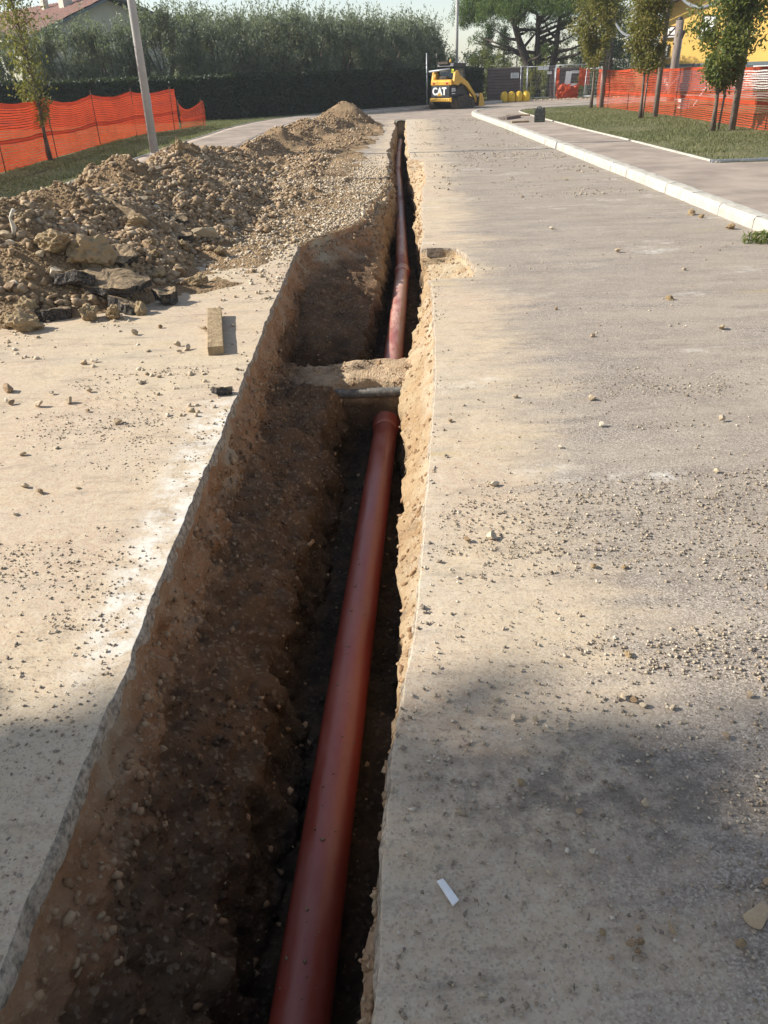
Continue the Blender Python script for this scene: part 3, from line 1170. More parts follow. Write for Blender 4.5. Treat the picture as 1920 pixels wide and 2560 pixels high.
# individual heap stones, the largest ones
cnt = 0
while cnt < 190:
    y = 5.9 + 9.5 * random.random() ** 1.7
    x = random.uniform(-4.0, -1.5)
    h = heap_z(x, y)
    if h < .03 or x / max(y, 1) < -.47:
        continue
    low = h < .35
    sz = random.uniform(.075, .15) * (1.25 if low and random.random() < .3 else 1)
    rock('stone', (x, y, h), sz, random.choice(['stone', 'stone', 'stone', 'clod', 'pale']), 'tan limestone lump half sunk in the rubble of the long spoil heap', 'stone', 'larger stones on the spoil heap', sink=.2)
    cnt += 1


# ------------------------------------------------------------------ broken asphalt plates and distinct lumps on the heap
def plate(name, loc, size, rot, label, seed, cat='asphalt slab'):
    """broken asphalt: a thick ragged plate, dusty on top, black and crumbly where it broke"""
    rnd = random.Random(seed)
    sx, sy, sz = (v_ * .75 for v_ in size)
    loc = (loc[0], loc[1], loc[2] - (.035 if size[0] > .2 else 0))
    n, rings = 44, 9
    lay = 5
    amps = [rnd.uniform(0, 6.28) for _ in range(6)]
    rad = []
    for k in range(n):
        a_ = 2 * math.pi * k / n
        c, s_ = math.cos(a_), math.sin(a_)
        q = (abs(c) ** 3.2 + abs(s_) ** 3.2) ** (-1 / 3.2)
        j = 1 + .10 * math.sin(2 * a_ + amps[0]) + .09 * math.sin(3 * a_ + amps[1]) + .06 * math.sin(5 * a_ + amps[2]) + .04 * math.sin(9 * a_ + amps[3]) + rnd.uniform(-.03, .03)
        rad.append((c * q * j * .5, s_ * q * j * .5))
    V, F, mi = [], [], []
    def ring(sc, z):
        i0 = len(V)
        for (x, y) in rad:
            V.append((x * sc * sx, y * sc * sy, z * sz))
        return i0
    seq = [ring(.3, -.5), ring(.7, -.5), ring(.93, -.48)]
    seq += [ring(1.0, -.5 + .95 * k / (lay - 1) + .02) for k in range(lay)]
    ntop = len(seq)
    seq += [ring(.97, .5), ring(.88, .52), ring(.7, .5), ring(.45, .5), ring(.2, .5)]
    for q_ in range(len(seq) - 1):
        for k in range(n):
            F.append((seq[q_] + k, seq[q_] + (k + 1) % n, seq[q_ + 1] + (k + 1) % n, seq[q_ + 1] + k))
            mi.append(1 if q_ >= ntop - 1 else 0)
    F.append(tuple(seq[-1] + k for k in range(n)))
    mi.append(1)
    F.append(tuple(seq[0] + k for k in range(n - 1, -1, -1)))
    mi.append(0)
    A = np.array(V)
    off = A + seed * 7.3
    A[:, 0] += .014 * fbm(off, 14, 3, seed, .6)
    A[:, 1] += .014 * fbm(off, 14, 3, seed + 3, .6)
    A[:, 2] += .022 * fbm(off, 6, 2, seed + 9) + .010 * fbm(off, 25, 2, seed + 11)
    A[:, 2] += .25 * sz * np.sin(A[:, 0] / sx * 3 + seed)
    me = bpy.data.meshes.new(name)
    me.from_pydata([tuple(p) for p in A], [], F)
    me.materials.append(M['asphalt_black'])
    me.materials.append(M['asphalt_top'])
    me.polygons.foreach_set('material_index', mi)
    o = link(name, me)
    o.location = loc
    o.rotation_euler = rot
    tagset(o, label, cat)
    return o


def hp(x, y, dz=0):
    return (x, y, max(0, heap_z(x, y)) + dz)


plate('asphalt_slab', hp(-2.16, 6.62, .14), (.70, .42, .09), (R(14), R(10), R(-16)), 'wide slab of broken asphalt with black edge at the near foot of the heap', 1)
plate('asphalt_slab', hp(-2.48, 8.55, .05), (.95, .20, .08), (R(55), R(20), R(-33)), 'long narrow black strip of asphalt lying across the heap slope', 2)
plate('asphalt_slab', hp(-1.98, 6.40, .06), (.36, .26, .11), (R(-12), R(10), R(-25)), 'lumpy dark asphalt chunk leaning on the wide broken slab', 3)
plate('asphalt_slab', hp(-1.72, 6.62, .07), (.20, .22, .13), (R(10), R(-12), R(40)), 'small black asphalt block at the right end of the wide slab', 4)
plate('asphalt_slab', hp(-2.16, 9.25, .06), (.32, .22, .14), (R(15), R(20), R(15)), 'black asphalt chunk just left of the large pale boulder', 5)
plate('asphalt_slab', hp(-1.98, 8.75, .05), (.18, .16, .12), (R(5), R(10), R(70)), 'small black asphalt piece in front of the large pale boulder', 6)
plate('asphalt_slab', hp(-2.53, 6.25, .05), (.34, .22, .12), (R(-12), R(5), R(15)), 'dark asphalt piece among brown clods at the heap foot', 7)
plate('asphalt_slab', hp(-2.42, 6.55, .10), (.40, .16, .10), (R(-25), R(0), R(-10)), 'black asphalt fragment jutting out below the wide slab', 8)
plate('asphalt_slab', hp(-1.95, 11.4, .06), (.45, .20, .07), (R(25), R(25), R(-35)), 'earth covered asphalt plate halfway along the heap slope', 9)
plate('asphalt_slab', hp(-1.7, 12.3, .05), (.42, .22, .10), (R(20), R(20), R(-30)), 'smaller asphalt plate beyond the earth covered one on the slope', 10)
plate('asphalt_slab', hp(-2.2, 7.2, .05), (.40, .30, .10), (R(10), R(25), R(-50)), 'dark asphalt piece stuck in the rubble above the wide slab', 12)
plate('asphalt_slab', (-.92, 4.42, .022), (.13, .12, .05), (R(-8), R(6), R(25)), 'small black asphalt crumb on the left lip of the trench', 11)
plate('asphalt_slab', (-.12, 13.0, .03), (.32, .13, .06), (R(8), R(10), R(-40)), 'black asphalt scrap on the pale gravel beside the trench', 13)
rock('boulder', hp(-1.83, 9.0), .27, 'pale', 'large pale limestone boulder at the foot of the heap', 'boulder', sink=.15, rot=(.2, .1, .4))
rock('clod', hp(-2.62, 6.85), .26, 'clod', 'round brown earth clod above the left end of the wide slab', 'clod', sink=.1)
rock('clod', hp(-2.36, 6.95), .36, 'clod', 'broad brown earth clod behind the wide asphalt slab', 'clod', sink=.15)
rock('clod', hp(-2.62, 5.92), .21, 'clod', 'brown clod at the nearest corner of the heap', 'clod', sink=.12)
rock('clod', hp(-2.80, 6.05), .17, 'clod', 'smaller brown clod left of the nearest corner clod', 'clod', sink=.12)
rock('clod', hp(-2.22, 6.2), .17, 'clod', 'brown clod in front of the wide asphalt slab', 'clod', sink=.12)
rock('clod', hp(-2.04, 6.2), .14, 'clod', 'brown clod right of centre before the wide asphalt slab', 'clod', sink=.12)
rock('clod', hp(-1.86, 6.32), .12, 'clod', 'small brown clod beside the lumpy dark asphalt chunk', 'clod', sink=.12)
rock('clod', hp(-1.55, 7.3), .16, 'clod', 'flat brown clod at the right foot of the heap', 'clod', sink=.2)
rock('clod', hp(-2.87, 13.2), .24, 'clod', 'brown clod standing up on the heap crest near the lamp post', 'clod', sink=.1, scale=(.7, .7, 1.3))
rock('clod', hp(-2.35, 8.4), .2, 'clod', 'brown clod below the long black asphalt strip', 'clod', sink=.2)
# scrap of pale plastic in the heap
mb = MB()
mb.tube([(0, 0, 0), (.02, 0, .08), (.0, .01, .15), (.05, 0, .21)], [.012, .022, .010, .018], 7)
o = mb.build('plastic_scrap', M['scrap'], smooth=True)
o.location = hp(-2.98, 6.95, -.01)
tagset(o, 'twisted pale plastic scrap sticking up in the rubble at the left', 'scrap')

# ------------------------------------------------------------------ loose stones on the asphalt (x, y, size, kind)
LOOSE_R = [(0.486, 3.125, 0.042), (0.321, 2.66, 0.034), (0.756, 2.448, 0.023), (0.161, 1.773, 0.023), (0.306, 1.764, 0.023), (0.796, 1.704, 0.023), (1.029, 1.744, 0.023), (0.738, 1.942, 0.022), (0.984, 2.066, 0.018), (1.116, 3.75, 0.041), (1.732, 3.763, 0.045), (0.363, 3.867, 0.033), (0.326, 1.455, 0.016), (0.456, 1.243, 0.019), (0.302, 1.196, 0.018), (0.346, 1.191, 0.02), (0.431, 0.987, 0.016), (0.429, 1.044, 0.013), (0.09, 1.271, 0.023), (0.343, 1.685, 0.025), (0.402, 1.678, 0.025), (0.903, 1.587, 0.026), (0.704, 1.009, 0.02), (2.001, 9.392, 0.072), (2.368, 8.015, 0.078), (2.351, 5.353, 0.06), (1.448, 5.273, 0.043), (2.26, 6.171, 0.049), (2.72, 7.16, 0.049), (0.754, 4.186, 0.04), (1.159, 4.115, 0.048), (1.348, 5.995, 0.036), (0.864, 2.436, 0.02), (1.018, 2.655, 0.019), (1.484, 3.186, 0.025), (0.855, 3.5, 0.027)]
LOOSE_L = [(-1.407, 4.006, 0.043), (-1.779, 4.351, 0.05), (-2.218, 4.586, 0.081), (-1.723, 4.537, 0.043), (-1.86, 5.1, 0.052), (-1.914, 5.057, 0.052), (-1.255, 5.751, 0.064), (-1.757, 5.711, 0.075), (-1.627, 4.201, 0.031), (-1.941, 4.316, 0.059), (-1.622, 3.264, 0.044), (-1.531, 3.198, 0.046), (-1.37, 3.232, 0.025), (-1.99, 6.194, 0.056), (-1.61, 5.879, 0.047), (-1.448, 4.641, 0.034), (-1.938, 4.517, 0.038), (-2.117, 4.371, 0.046), (-1.767, 3.627, 0.039), (-1.564, 3.001, 0.031)]
for i, (x, y, s) in enumerate(LOOSE_R):
    rock('stone', (x, y, 0), s * 1.1, ['pale', 'pale', 'stone', 'pale', 'clod'][(i * 7) % 5], 'small loose stone lying on the asphalt right of the trench', 'stone', 'loose stones right of the trench', sink=.12)
for i, (x, y, s) in enumerate(LOOSE_L):
    rock('stone', (x, y, 0), s * 1.1, ['pale', 'pale', 'stone'][i % 3], 'small loose stone lying on the sandy asphalt left of the trench', 'stone', 'loose stones left of the trench', sink=.12)
rock('stone', (.415, 2.675, 0), .052, 'pale', 'largest white stone alone on the sandy asphalt mid right of the trench', 'stone', sink=.1)
rock('stone', (.667, 1.752, 0), .032, 'pale', 'left of three pale stones in a short row near the shadow edge', 'stone', sink=.1)
rock('stone', (.699, 1.741, 0), .030, 'stone', 'brownish middle stone of the short row near the shadow edge', 'stone', sink=.1)
rock('stone', (.72, 1.718, 0), .025, 'pale', 'right of three pale stones in a short row near the shadow edge', 'stone', sink=.1)
rock('stone', (.765, 1.063, 0), .062, 'pale', 'big pale grey stone at the lower right edge in the shade', 'stone', sink=.1)
rock('stone', (.82, 1.142, 0), .036, 'stone', 'tan stone just above the big pale grey one in the shade', 'stone', sink=.1)
rock('stone', (.497, 1.517, 0), .027, 'pale', 'pale oval stone at the upper rim of the shaded asphalt', 'stone', sink=.1)
rock('stone', (.618, 1.371, 0), .024, 'pale', 'round pale stone amid dark grit in the shade', 'stone', sink=.1)
rock('stone', (.454, 1.356, 0), .024, 'stone', 'grey stone left of the round pale one in the shade', 'stone', sink=.1)
rock('stone', (.573, 1.044, 0), .028, 'stone', 'elongated tan stone right of the little grey cluster in the shade', 'stone', sink=.1, scale=(1.4, .7, .7))
for x, y, s in ((.505, 1.049, .017), (.501, 1.019, .02), (.49, .999, .018), (.477, 1.015, .022), (.488, 1.02, .018)):
    rock('stone', (x, y, 0), s * 1.15, 'stone', 'grey stone in the tight little cluster on the shaded asphalt', 'stone', 'little stone cluster in the shade', sink=.1)
for x, y, s in ((-1.381, 5.396, .061), (-1.292, 5.303, .065), (-1.335, 5.237, .054)):
    rock('stone', (x, y, 0), s, 'pale', 'pale stone in the small cluster left of the wooden plank', 'stone', 'stones beside the wooden plank', sink=.1)
for x, y, s in ((3.82, 10.1, .09), (3.85, 9.85, .07), (3.87, 9.05, .09)):
    rock('clod', (x, y, 0), s, 'clod', 'brown earth clod lying against the pale kerb face', 'clod', 'clods along the kerb', sink=.1)

# timber offcut, white strip
mb = MB()
mb.box((0, 0, .03), (.105, 1.0, .06))
o = mb.build('wooden_plank', M['wood'], bevel=.004)
o.location = (-1.16, 5.66, .004)
o.rotation_euler = (R(.6), 0, R(10))
tagset(o, 'short weathered timber plank lying on the left asphalt beside the trench', 'plank')
mb = MB()
mb.add([(-.008, -.034, 0), (.010, -.030, .002), (.008, .030, .004), (-.006, .034, 0), (-.008, -.034, .004), (.010, -.030, .006), (.008, .030, .008), (-.006, .034, .004)],
       [(3, 2, 1, 0), (4, 5, 6, 7), (0, 1, 5, 4), (1, 2, 6, 5), (2, 3, 7, 6), (3, 0, 4, 7)])
o = mb.build('plastic_strip', M['plastic'])
o.location = (.111, 1.148, .005)
o.rotation_euler = (0, 0, R(28))
tagset(o, 'thin white plastic strip lying on the shaded asphalt', 'strip')

# ------------------------------------------------------------------ pipes in the trench
PN = [(-.49, -1.5, -.695), (.045, 5.62, -.695), (.345, 10.5, -.63), (.515, 16.2, -.61), (.65, 21.8, -.60), (.85, 27.3, -.60), (1.08, 32.3, -.60)]
plabels = ['nearest orange brown sewer pipe running under the soil bridge', 'orange brown sewer pipe just beyond the soil bridge',
           'third orange brown sewer pipe, beyond the first bend', 'fourth orange brown sewer pipe in the narrow cut',
           'fifth orange brown sewer pipe, dusty, far along the cut', 'farthest orange brown sewer pipe with an open end']
for i in range(6):
    a_, b_ = Vector(PN[i]), Vector(PN[i + 1])
    d = (b_ - a_).normalized()
    t = empty('sewer_pipe', a_)
    tagset(t, plabels[i], 'pipe', 'orange brown sewer pipes laid end to end')
    mb = MB()
    Ln = (b_ - a_).length
    mb.tube([d * (k / 6 * (Ln - .02)) for k in range(7)], .086, 40)
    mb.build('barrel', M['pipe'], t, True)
    e = d * (Ln - .14)
    mb = MB()
    prof = [(-.08, .0865), (-.05, .094), (-.005, .097), (.06, .097), (.068, .104), (.10, .104), (.107, .097), (.14, .097), (.142, .09)]
    mb.tube([e + d * u for u, r_ in prof], [r_ for u, r_ in prof], 40)
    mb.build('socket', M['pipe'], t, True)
    nc_ = 260
    uu = RNG.uniform(.1, Ln - .3, nc_)
    th = RNG.normal(0, .45, nc_)
    sd2 = Vector((d.y, -d.x, 0)).normalized()
    qq = np.array([np.array(d * float(u_)) + np.array(sd2) * .088 * math.sin(h_) + np.array([0, 0, .088 * math.cos(h_)]) for u_, h_ in zip(uu, th)])
    stones('soil_crumbs', qq, .003 + .014 * RNG.uniform(0, 1, nc_) ** 3, M['clod'], t, low=True)
for o in bpy.data.objects:
    if o.name.startswith(('barrel', 'socket')):
        for p in o.data.polygons:
            if len(p.vertices) > 4:
                p.use_smooth = False
mb = MB()
mb.tube([(-.62, 5.60, -.445), (-.2, 5.575, -.452), (.15, 5.575, -.450), (.42, 5.60, -.44)], .036, 18)
o = mb.build('conduit', M['conduit'], smooth=True)
tagset(o, 'dusty black conduit crossing the trench in front of the soil bridge', 'conduit')

# ------------------------------------------------------------------ orange net fences
def net_fence(name, pts, z0, h, label, mat, posts, sag, strand=.024, nrow=26, vstep=.09, lean=.0, band=(.42, .07), band_mat=None, seed=3):
    rnd = random.Random(seed)
    root = empty(name, (pts[0][0], pts[0][1], z0))
    tagset(root, label, 'fence')
    c = walk(pts, vstep)
    n = len(c)
    s_ = np.arange(n) * vstep
    tot = s_[-1]
    pd = np.array(posts) * tot
    top = np.zeros(n)
    for i, sv in enumerate(s_):
        k_ = np.searchsorted(pd, sv)
        a_, b_ = pd[max(0, k_ - 1)], pd[min(len(pd) - 1, k_)]
        u = 0 if b_ <= a_ else (sv - a_) / (b_ - a_)
        top[i] = h - sag * 4 * u * (1 - u) * (.4 + .6 * ((k_ * 37) % 10) / 10)
    p3 = np.stack([c[:, 0], c[:, 1], np.zeros(n)], 1)
    off = .07 * vnoise(p3, .8, seed) + .03 * vnoise(p3, 2.7, seed + 1)
    tg = np.gradient(c, axis=0)
    tg /= np.linalg.norm(tg, axis=1, keepdims=True)
    nr = np.stack([-tg[:, 1], tg[:, 0]], 1)

    def row(u):
        wob = off * math.sin(math.pi * (.15 + .7 * u)) + .02 * vnoise(p3 + np.array([0, 0, u * 3]), 3.1, seed + 5)
        z = z0 + .01 + top * u + .012 * vnoise(p3 + np.array([0, 0, u * 9]), 1.9, seed + 8)
        return np.concatenate([c + nr * wob[:, None], z[:, None]], 1)
    V, Fc = [], []
    base = 0
    for r_ in range(nrow):
        u = (r_ + .5) / nrow
        w = strand / h / 2
        V += [row(u - w), row(u + w)]
        i_ = np.arange(n - 1)
        Fc.append(np.stack([base + i_, base + i_ + 1, base + n + i_ + 1, base + n + i_], 1))
        base += 2 * n
    us = np.linspace(0, 1, 9)
    rows = np.stack([row(u) for u in us], 1)       # n,9,3
    t3 = np.concatenate([tg, np.zeros((n, 1))], 1)[:, None] * .007
    A = np.stack([rows - t3, rows + t3], 2)         # n,9,2,3
    V.append(A.reshape(-1, 3))
    ii = np.arange(n)[:, None] * 18 + np.arange(8)[None] * 2 + base
    ii = ii.ravel()
    Fc.append(np.stack([ii, ii + 1, ii + 3, ii + 2], 1))
    net = link('net', np_mesh('net', np.concatenate(V), np.concatenate(Fc)), mat)
    net.parent = root
    net.matrix_parent_inverse = Matrix.Translation(root.location).inverted()
    for u0, wd in (band, (.965, .05)):
        a_, b_ = row(u0 - wd / 2), row(u0 + wd / 2)
        a_[:, :2] += nr * .006
        b_[:, :2] += nr * .006
        i_ = np.arange(n - 1)
        bo = link('band', np_mesh('band', np.concatenate([a_, b_]), np.stack([i_, i_ + 1, n + i_ + 1, n + i_], 1)), band_mat or mat)
        bo.parent = root
        bo.matrix_parent_inverse = Matrix.Translation(root.location).inverted()
    for pp_ in pd:
        i_ = min(n - 1, int(pp_ / vstep))
        mb = MB()
        dx, dy = rnd.uniform(-.03, .03), rnd.uniform(-.03, .03)
        q = c[i_] - nr[i_] * .03
        mb.tube([(q[0], q[1], z0 - .1), (q[0] + dx, q[1] + dy, z0 + h + .10)], .011, 8)
        po = mb.build('post', M['rod'], smooth=True)
        po.parent = root
        po.matrix_parent_inverse = Matrix.Translation(root.location).inverted()
    return root


net_fence('net_fence', smooth_curve([(-7.4, 8), (-7.4, 17.5), (-7.55, 24.4), (-7.5, 29.2), (-6.75, 31.6)]), .085, 1.27,
          'orange plastic net fence on thin rods along the left hedge', M['net'], [.05, .2, .405, .54, .70, .87, .985], .16, strand=.034, nrow=26)
net_fence('net_fence', smooth_curve([(-6.75, 31.6), (-6.55, 32.6), (-6.1, 33.2)]), .085, .85,
          'short sagging end of orange net pulled towards the hedge', M['net'], [.02, .97], .3, strand=.02, nrow=18, seed=9)
net_fence('net_fence', smooth_curve([(9.35, 36.8), (9.60, 33.4), (9.68, 27.1), (9.35, 20.3), (9.25, 12.5)]), .12, 1.37,
          'orange plastic net fence behind the three young trees on the right lawn', M['netr'], [.02, .15, .40, .66, .88], .05, strand=.025, nrow=26, vstep=.10, seed=5)

# ------------------------------------------------------------------ leaves
def leaves(name, pos, size, mat, parent=None, aspect=.35, dirn=None, dirw=.0, kind=None):
    n = len(pos)
    a = RNG.normal(size=(n, 3))
    if dirn is not None:
        a = a * (1 - dirw) + np.asarray(dirn) * dirw * 2
    a /= np.linalg.norm(a, axis=1, keepdims=True)
    b = np.cross(a, RNG.normal(size=(n, 3)))
    b /= np.linalg.norm(b, axis=1, keepdims=True)
    s = np.asarray(size)
    if s.ndim == 0:
        s = np.full(n, float(s))
    s = s * RNG.uniform(.7, 1.3, n)
    L = a * (s / 2)[:, None]
    W = b * (s * aspect / 2)[:, None]
    V = np.stack([pos - L, pos + W, pos + L, pos - W], 1).reshape(-1, 3)
    F = np.arange(n * 4).reshape(n, 4)
    o = link(name, np_mesh(name, V, F), mat, parent)
    if kind:
        o['kind'] = kind
    return o


def ellip(n, c, r, shell=.5):
    d = RNG.normal(size=(n, 3))
    d /= np.linalg.norm(d, axis=1, keepdims=True)
    rad = RNG.uniform(shell ** 3, 1, n) ** (1 / 3)
    return np.asarray(c) + d * rad[:, None] * np.asarray(r)


def bush_pos(n, h, rx, ry, clumps, seed, zb=.1, shoots=.25, top_bias=0):
    """clumpy crown volume: many small lumps on the outside of an uneven body"""
    g = np.random.default_rng(seed)
    out = []
    for k_ in range(clumps):
        u = g.uniform(0, 1)
        th = g.uniform(0, 2 * math.pi)
        zc = zb + (h - zb) * (u ** .8)
        prof = math.sin(math.pi * min(1, .22 + .70 * u)) ** .6
        rr = prof * g.uniform(.55, .95)
        c = (rx * rr * math.cos(th), ry * rr * math.sin(th), zc * .93)
        r_ = g.uniform(.16, .30) * min(rx, ry, h / 2)
        m_ = n // clumps
        out.append(ellip(int(m_ * (1 - shoots)), c, (r_, r_, r_ * 1.15), .3))
        # upright shoots
        ms = int(m_ * shoots)
        if ms:
            k2 = max(1, ms // 9)
            st = ellip(k2, c, (r_, r_, r_), .6)
            dr = g.normal(size=(k2, 3)) * .35 + np.array([math.cos(th) * .3, math.sin(th) * .3, 1.0])
            t_ = g.uniform(0, 1, (k2, 9, 1)) * r_ * 1.9
            out.append((st[:, None] + dr[:, None] * t_).reshape(-1, 3) + g.normal(size=(k2 * 9, 3)) * .02)
    return np.concatenate(out)


# olive trees behind the hedge: five crown shapes shared by the row
OL = []
for i in range(5):
    pos = bush_pos(15000, 4.0, 1.65, 1.35, 60, 300 + i, .7, .38)
    o = leaves('crown', pos, .15, M['olive'], aspect=.26, dirn=(0, 0, 1), dirw=.35)
    OL.append(o.data)
    bpy.data.objects.remove(o)
mbt = MB()
mbt.tube([(0, 0, -.1), (.05, .02, .6), (-.03, .05, 1.3)], [.16, .12, .1], 9)
for k_ in range(5):
    a_ = k_ * 1.26
    mbt.tube([(-.03, .05, 1.2), (.45 * math.cos(a_), .4 * math.sin(a_), 2.1), (.8 * math.cos(a_), .7 * math.sin(a_), 3.0)], [.07, .045, .02], 6)
OLT = mbt.mesh('trunk')
OLT.materials.append(M['bark'])


def olive(x, y, s, i, label, sy=1.0):
    t = empty('olive_tree', (x, y, 0), random.uniform(0, 6.28))
    t.scale = (s, s, s * sy)
    for nm, me in (('crown', OL[i % 5]), ('trunk', OLT)):
        o = bpy.data.objects.new(nm, me)
        COL.objects.link(o)
        o.parent = t
    tagset(t, label, 'tree', 'grey green olive trees behind the hedge')


ORD = ['first', 'second', 'third', 'fourth', 'fifth', 'sixth', 'seventh', 'eighth', 'ninth', 'tenth', 'eleventh', 'twelfth', 'thirteenth', 'fourteenth', 'fifteenth', 'sixteenth', 'seventeenth', 'eighteenth', 'nineteenth', 'twentieth']
oc = smooth_curve([(-22.5, 35.6), (-15, 38.6), (-10.5, 39.6), (-6.2, 41.6), (-2.2, 46.4), (.9, 50.3), (4.4, 55.2)], .3)
op = walk(oc, 2.05)
for i, (x, y) in enumerate(op):
    sc = np.interp(x, [-22, -13, -11.2, -10.2, -8.5, 2, 5], [.98, .98, .92, .86, 1.04, 1.04, .94]) * random.uniform(.88, 1.10)
    olive(x + random.uniform(-.25, .25), y + random.uniform(-.2, .2), sc, i, ORD[i] + ' olive tree from the left in the front row behind the hedge')
# second, deeper row closes the gaps
for i, (x, y) in enumerate(walk(smooth_curve([(-8.0, 43.2), (-4.2, 48.4), (-.4, 53.0), (4.0, 58.5)], .3), 2.5)):
    olive(x, y, random.uniform(.98, 1.10), i + 2, ORD[i] + ' olive tree from the left in the back row, half hidden')


# clipped hedge
def hedge_thing(name, curve, w, h, label, n_leaf, gap=None):
    c = walk(curve, .25)
    n = len(c)
    tg = np.gradient(c, axis=0)
    tg /= np.linalg.norm(tg, axis=1, keepdims=True)
    nr = np.stack([-tg[:, 1], tg[:, 0]], 1)
    hh = h + .05 * vnoise(np.stack([c[:, 0], c[:, 1], c[:, 0] * 0], 1), .9, 4)
    V = []
    for (u, zf_) in ((.12, 0), (.1, .95), (w - .1, .95), (w - .1, 0)):
        V.append(np.concatenate([c + nr * u, (hh * zf_)[:, None]], 1))
    V = np.stack(V, 1)
    root = empty(name, (c[0][0], c[0][1], 0))
    tagset(root, label, 'hedge')
    core = link('inner_growth', np_mesh('inner_growth', V.reshape(-1, 3), grid_faces(n, 4)), M['hedge'])
    i_ = RNG.integers(0, n - 1, n_leaf)
    f_ = RNG.uniform(0, 1, (n_leaf, 1))
    q = c[i_] * (1 - f_) + c[i_ + 1] * f_
    which = RNG.uniform(0, 1, n_leaf)
    u = np.where(which < .7, RNG.normal(.04, .05, n_leaf), RNG.uniform(0, w, n_leaf))
    z = np.where(which < .7, RNG.uniform(0, 1, n_leaf) * hh[i_], hh[i_] + RNG.normal(-.02, .05, n_leaf))
    p = np.concatenate([q + nr[i_] * u[:, None], z[:, None]], 1)
    lf = leaves('foliage', p, .12, M['hedge'], aspect=.5)
    for o in (core, lf):
        o.parent = root
        o.matrix_parent_inverse = Matrix.Translation(root.location).inverted()
    return root


hc = HEDGE
hedge_thing('hedge', hc, 1.1, 1.72, 'long clipped dark green hedge curving along the pavement', 60000)

# ------------------------------------------------------------------ young trees
def young_tree(loc, h, label, mat, seed, crown_z, rx, n, lean=(0, 0), leaf=.07, tr=.045, bare=0, group='young street trees'):
    g = np.random.default_rng(seed)
    t = empty('young_tree', loc)
    tagset(t, label, 'tree', group)
    mb = MB()
    path = [(lean[0] * u * h + .03 * math.sin(u * 7 + seed), lean[1] * u * h, u * h - .02) for u in np.linspace(0, 1, 9)]
    rad = [tr * (1.6 if k_ == 0 else 1) * (1 - .75 * k_ / 8) for k_ in range(9)]
    mb.tube(path, rad, 9)
    P_ = []
    nb = 60
    for k_ in range(nb):
        u = crown_z / h + (1 - crown_z / h) * (k_ + g.uniform(0, 1)) / nb
        b0 = Vector((lean[0] * u * h, lean[1] * u * h, u * h))
        th = g.uniform(0, 2 * math.pi)
        v_ = (u * h - crown_z) / (h - crown_z)
        ln = rx * (.30 + 1.15 * math.sin(math.pi * min(1, .16 + .8 * v_))) * g.uniform(.55, 1.0)
        dr = Vector((math.cos(th), math.sin(th), g.uniform(.35, 1.1)))
        dr.normalize()
        p1 = b0 + dr * ln * .6
        p2 = b0 + dr * ln + Vector((0, 0, g.uniform(-.12, .12)))
        mb.tube([b0, p1, p2], [.013, .008, .003], 5)
        m_ = n // nb
        tt = g.uniform(.12, 1.05, m_) ** .8
        base = np.array(b0)[None] + (np.array(p2) - np.array(b0))[None] * tt[:, None]
        P_.append(base + g.normal(size=(m_, 3)) * .09 * (ln / rx + .25))
    mb.build('trunk', M['bark'], t, True)
    leaves('crown', np.concatenate(P_), leaf, mat, t, aspect=.42, dirn=(0, 0, -1), dirw=.25)
    return t


young_tree((-7.42, 20.3, .08), 4.3, 'thin young tree with sparse olive brown leaves before the left net fence', M['autumn'], 5, .75, .45, 4600, (-.035, .0), .075, .045, group='young lawn trees')
young_tree((8.82, 35.6, .12), 5.0, 'farthest of the three young trees on the right lawn', M['autumn'], 6, 1.35, .92, 15000, (-.012, 0), .11, .05, group='young lawn trees')
young_tree((8.40, 27.7, .12), 4.7, 'middle young tree on the right lawn, olive brown foliage', M['autumn'], 7, 1.25, .66, 15000, (-.01, 0), .10, .045, group='young lawn trees')
young_tree((8.32, 21.5, .12), 4.4, 'nearest and greenest of the three young trees on the right lawn', M['willow'], 8, .82, .80, 19000, (.02, 0), .10, .05, group='young lawn trees')
for (x, y, hh_, lab) in ((8.53, 27.8, 2.0, 'thin pale stake beside the middle young tree'), (8.49, 21.5, 1.9, 'thin pale stake beside the nearest young tree')):
    mb = MB()
    mb.tube([(0, 0, -.1), (.03, 0, hh_ * .5), (.07, .02, hh_)], .026, 8)
    o = mb.build('tree_stake', M['polewood'], smooth=True)
    o.location = (x, y, .12)
    tagset(o, lab, 'stake', 'tree stakes')

# timber poles with a hanging hose
POLES = [(9.32, 36.0, 3.55, 'farthest of three grey timber poles carrying the sagging hose'), (9.08, 28.3, 3.75, 'middle grey timber pole carrying the sagging hose'), (8.90, 21.7, 3.8, 'nearest and tallest looking grey timber pole by the green tree')]
for x, y, hh_, lab in POLES:
    mb = MB()
    mb.tube([(0, 0, -.2), (.01, 0, hh_ * .5), (.015, 0, hh_)], [.082, .075, .068], 12)
    o = mb.build('timber_pole', M['polewood'], smooth=True)
    o.location = (x, y, .12)
    tagset(o, lab, 'pole', 'timber poles on the right lawn')
for (a_, b_, sg, lab) in (((9.33, 36.0, 3.55), (9.1, 28.3, 3.75), 1.15, 'grey hose sagging between the far and middle timber poles'), ((9.1, 28.3, 3.75), (8.92, 21.7, 3.75), .85, 'grey hose sagging between the middle and near timber poles')):
    mb = MB()
    a_, b_ = Vector(a_), Vector(b_)
    pts = []
    for k_ in range(25):
        u = k_ / 24
        p = a_.lerp(b_, u)
        p.z -= sg * 4 * u * (1 - u)
        pts.append(p)
    mb.tube(pts, .045, 10)
    o = mb.build('hose', M['hose'], smooth=True)
    tagset(o, lab, 'hose', 'sagging hoses')

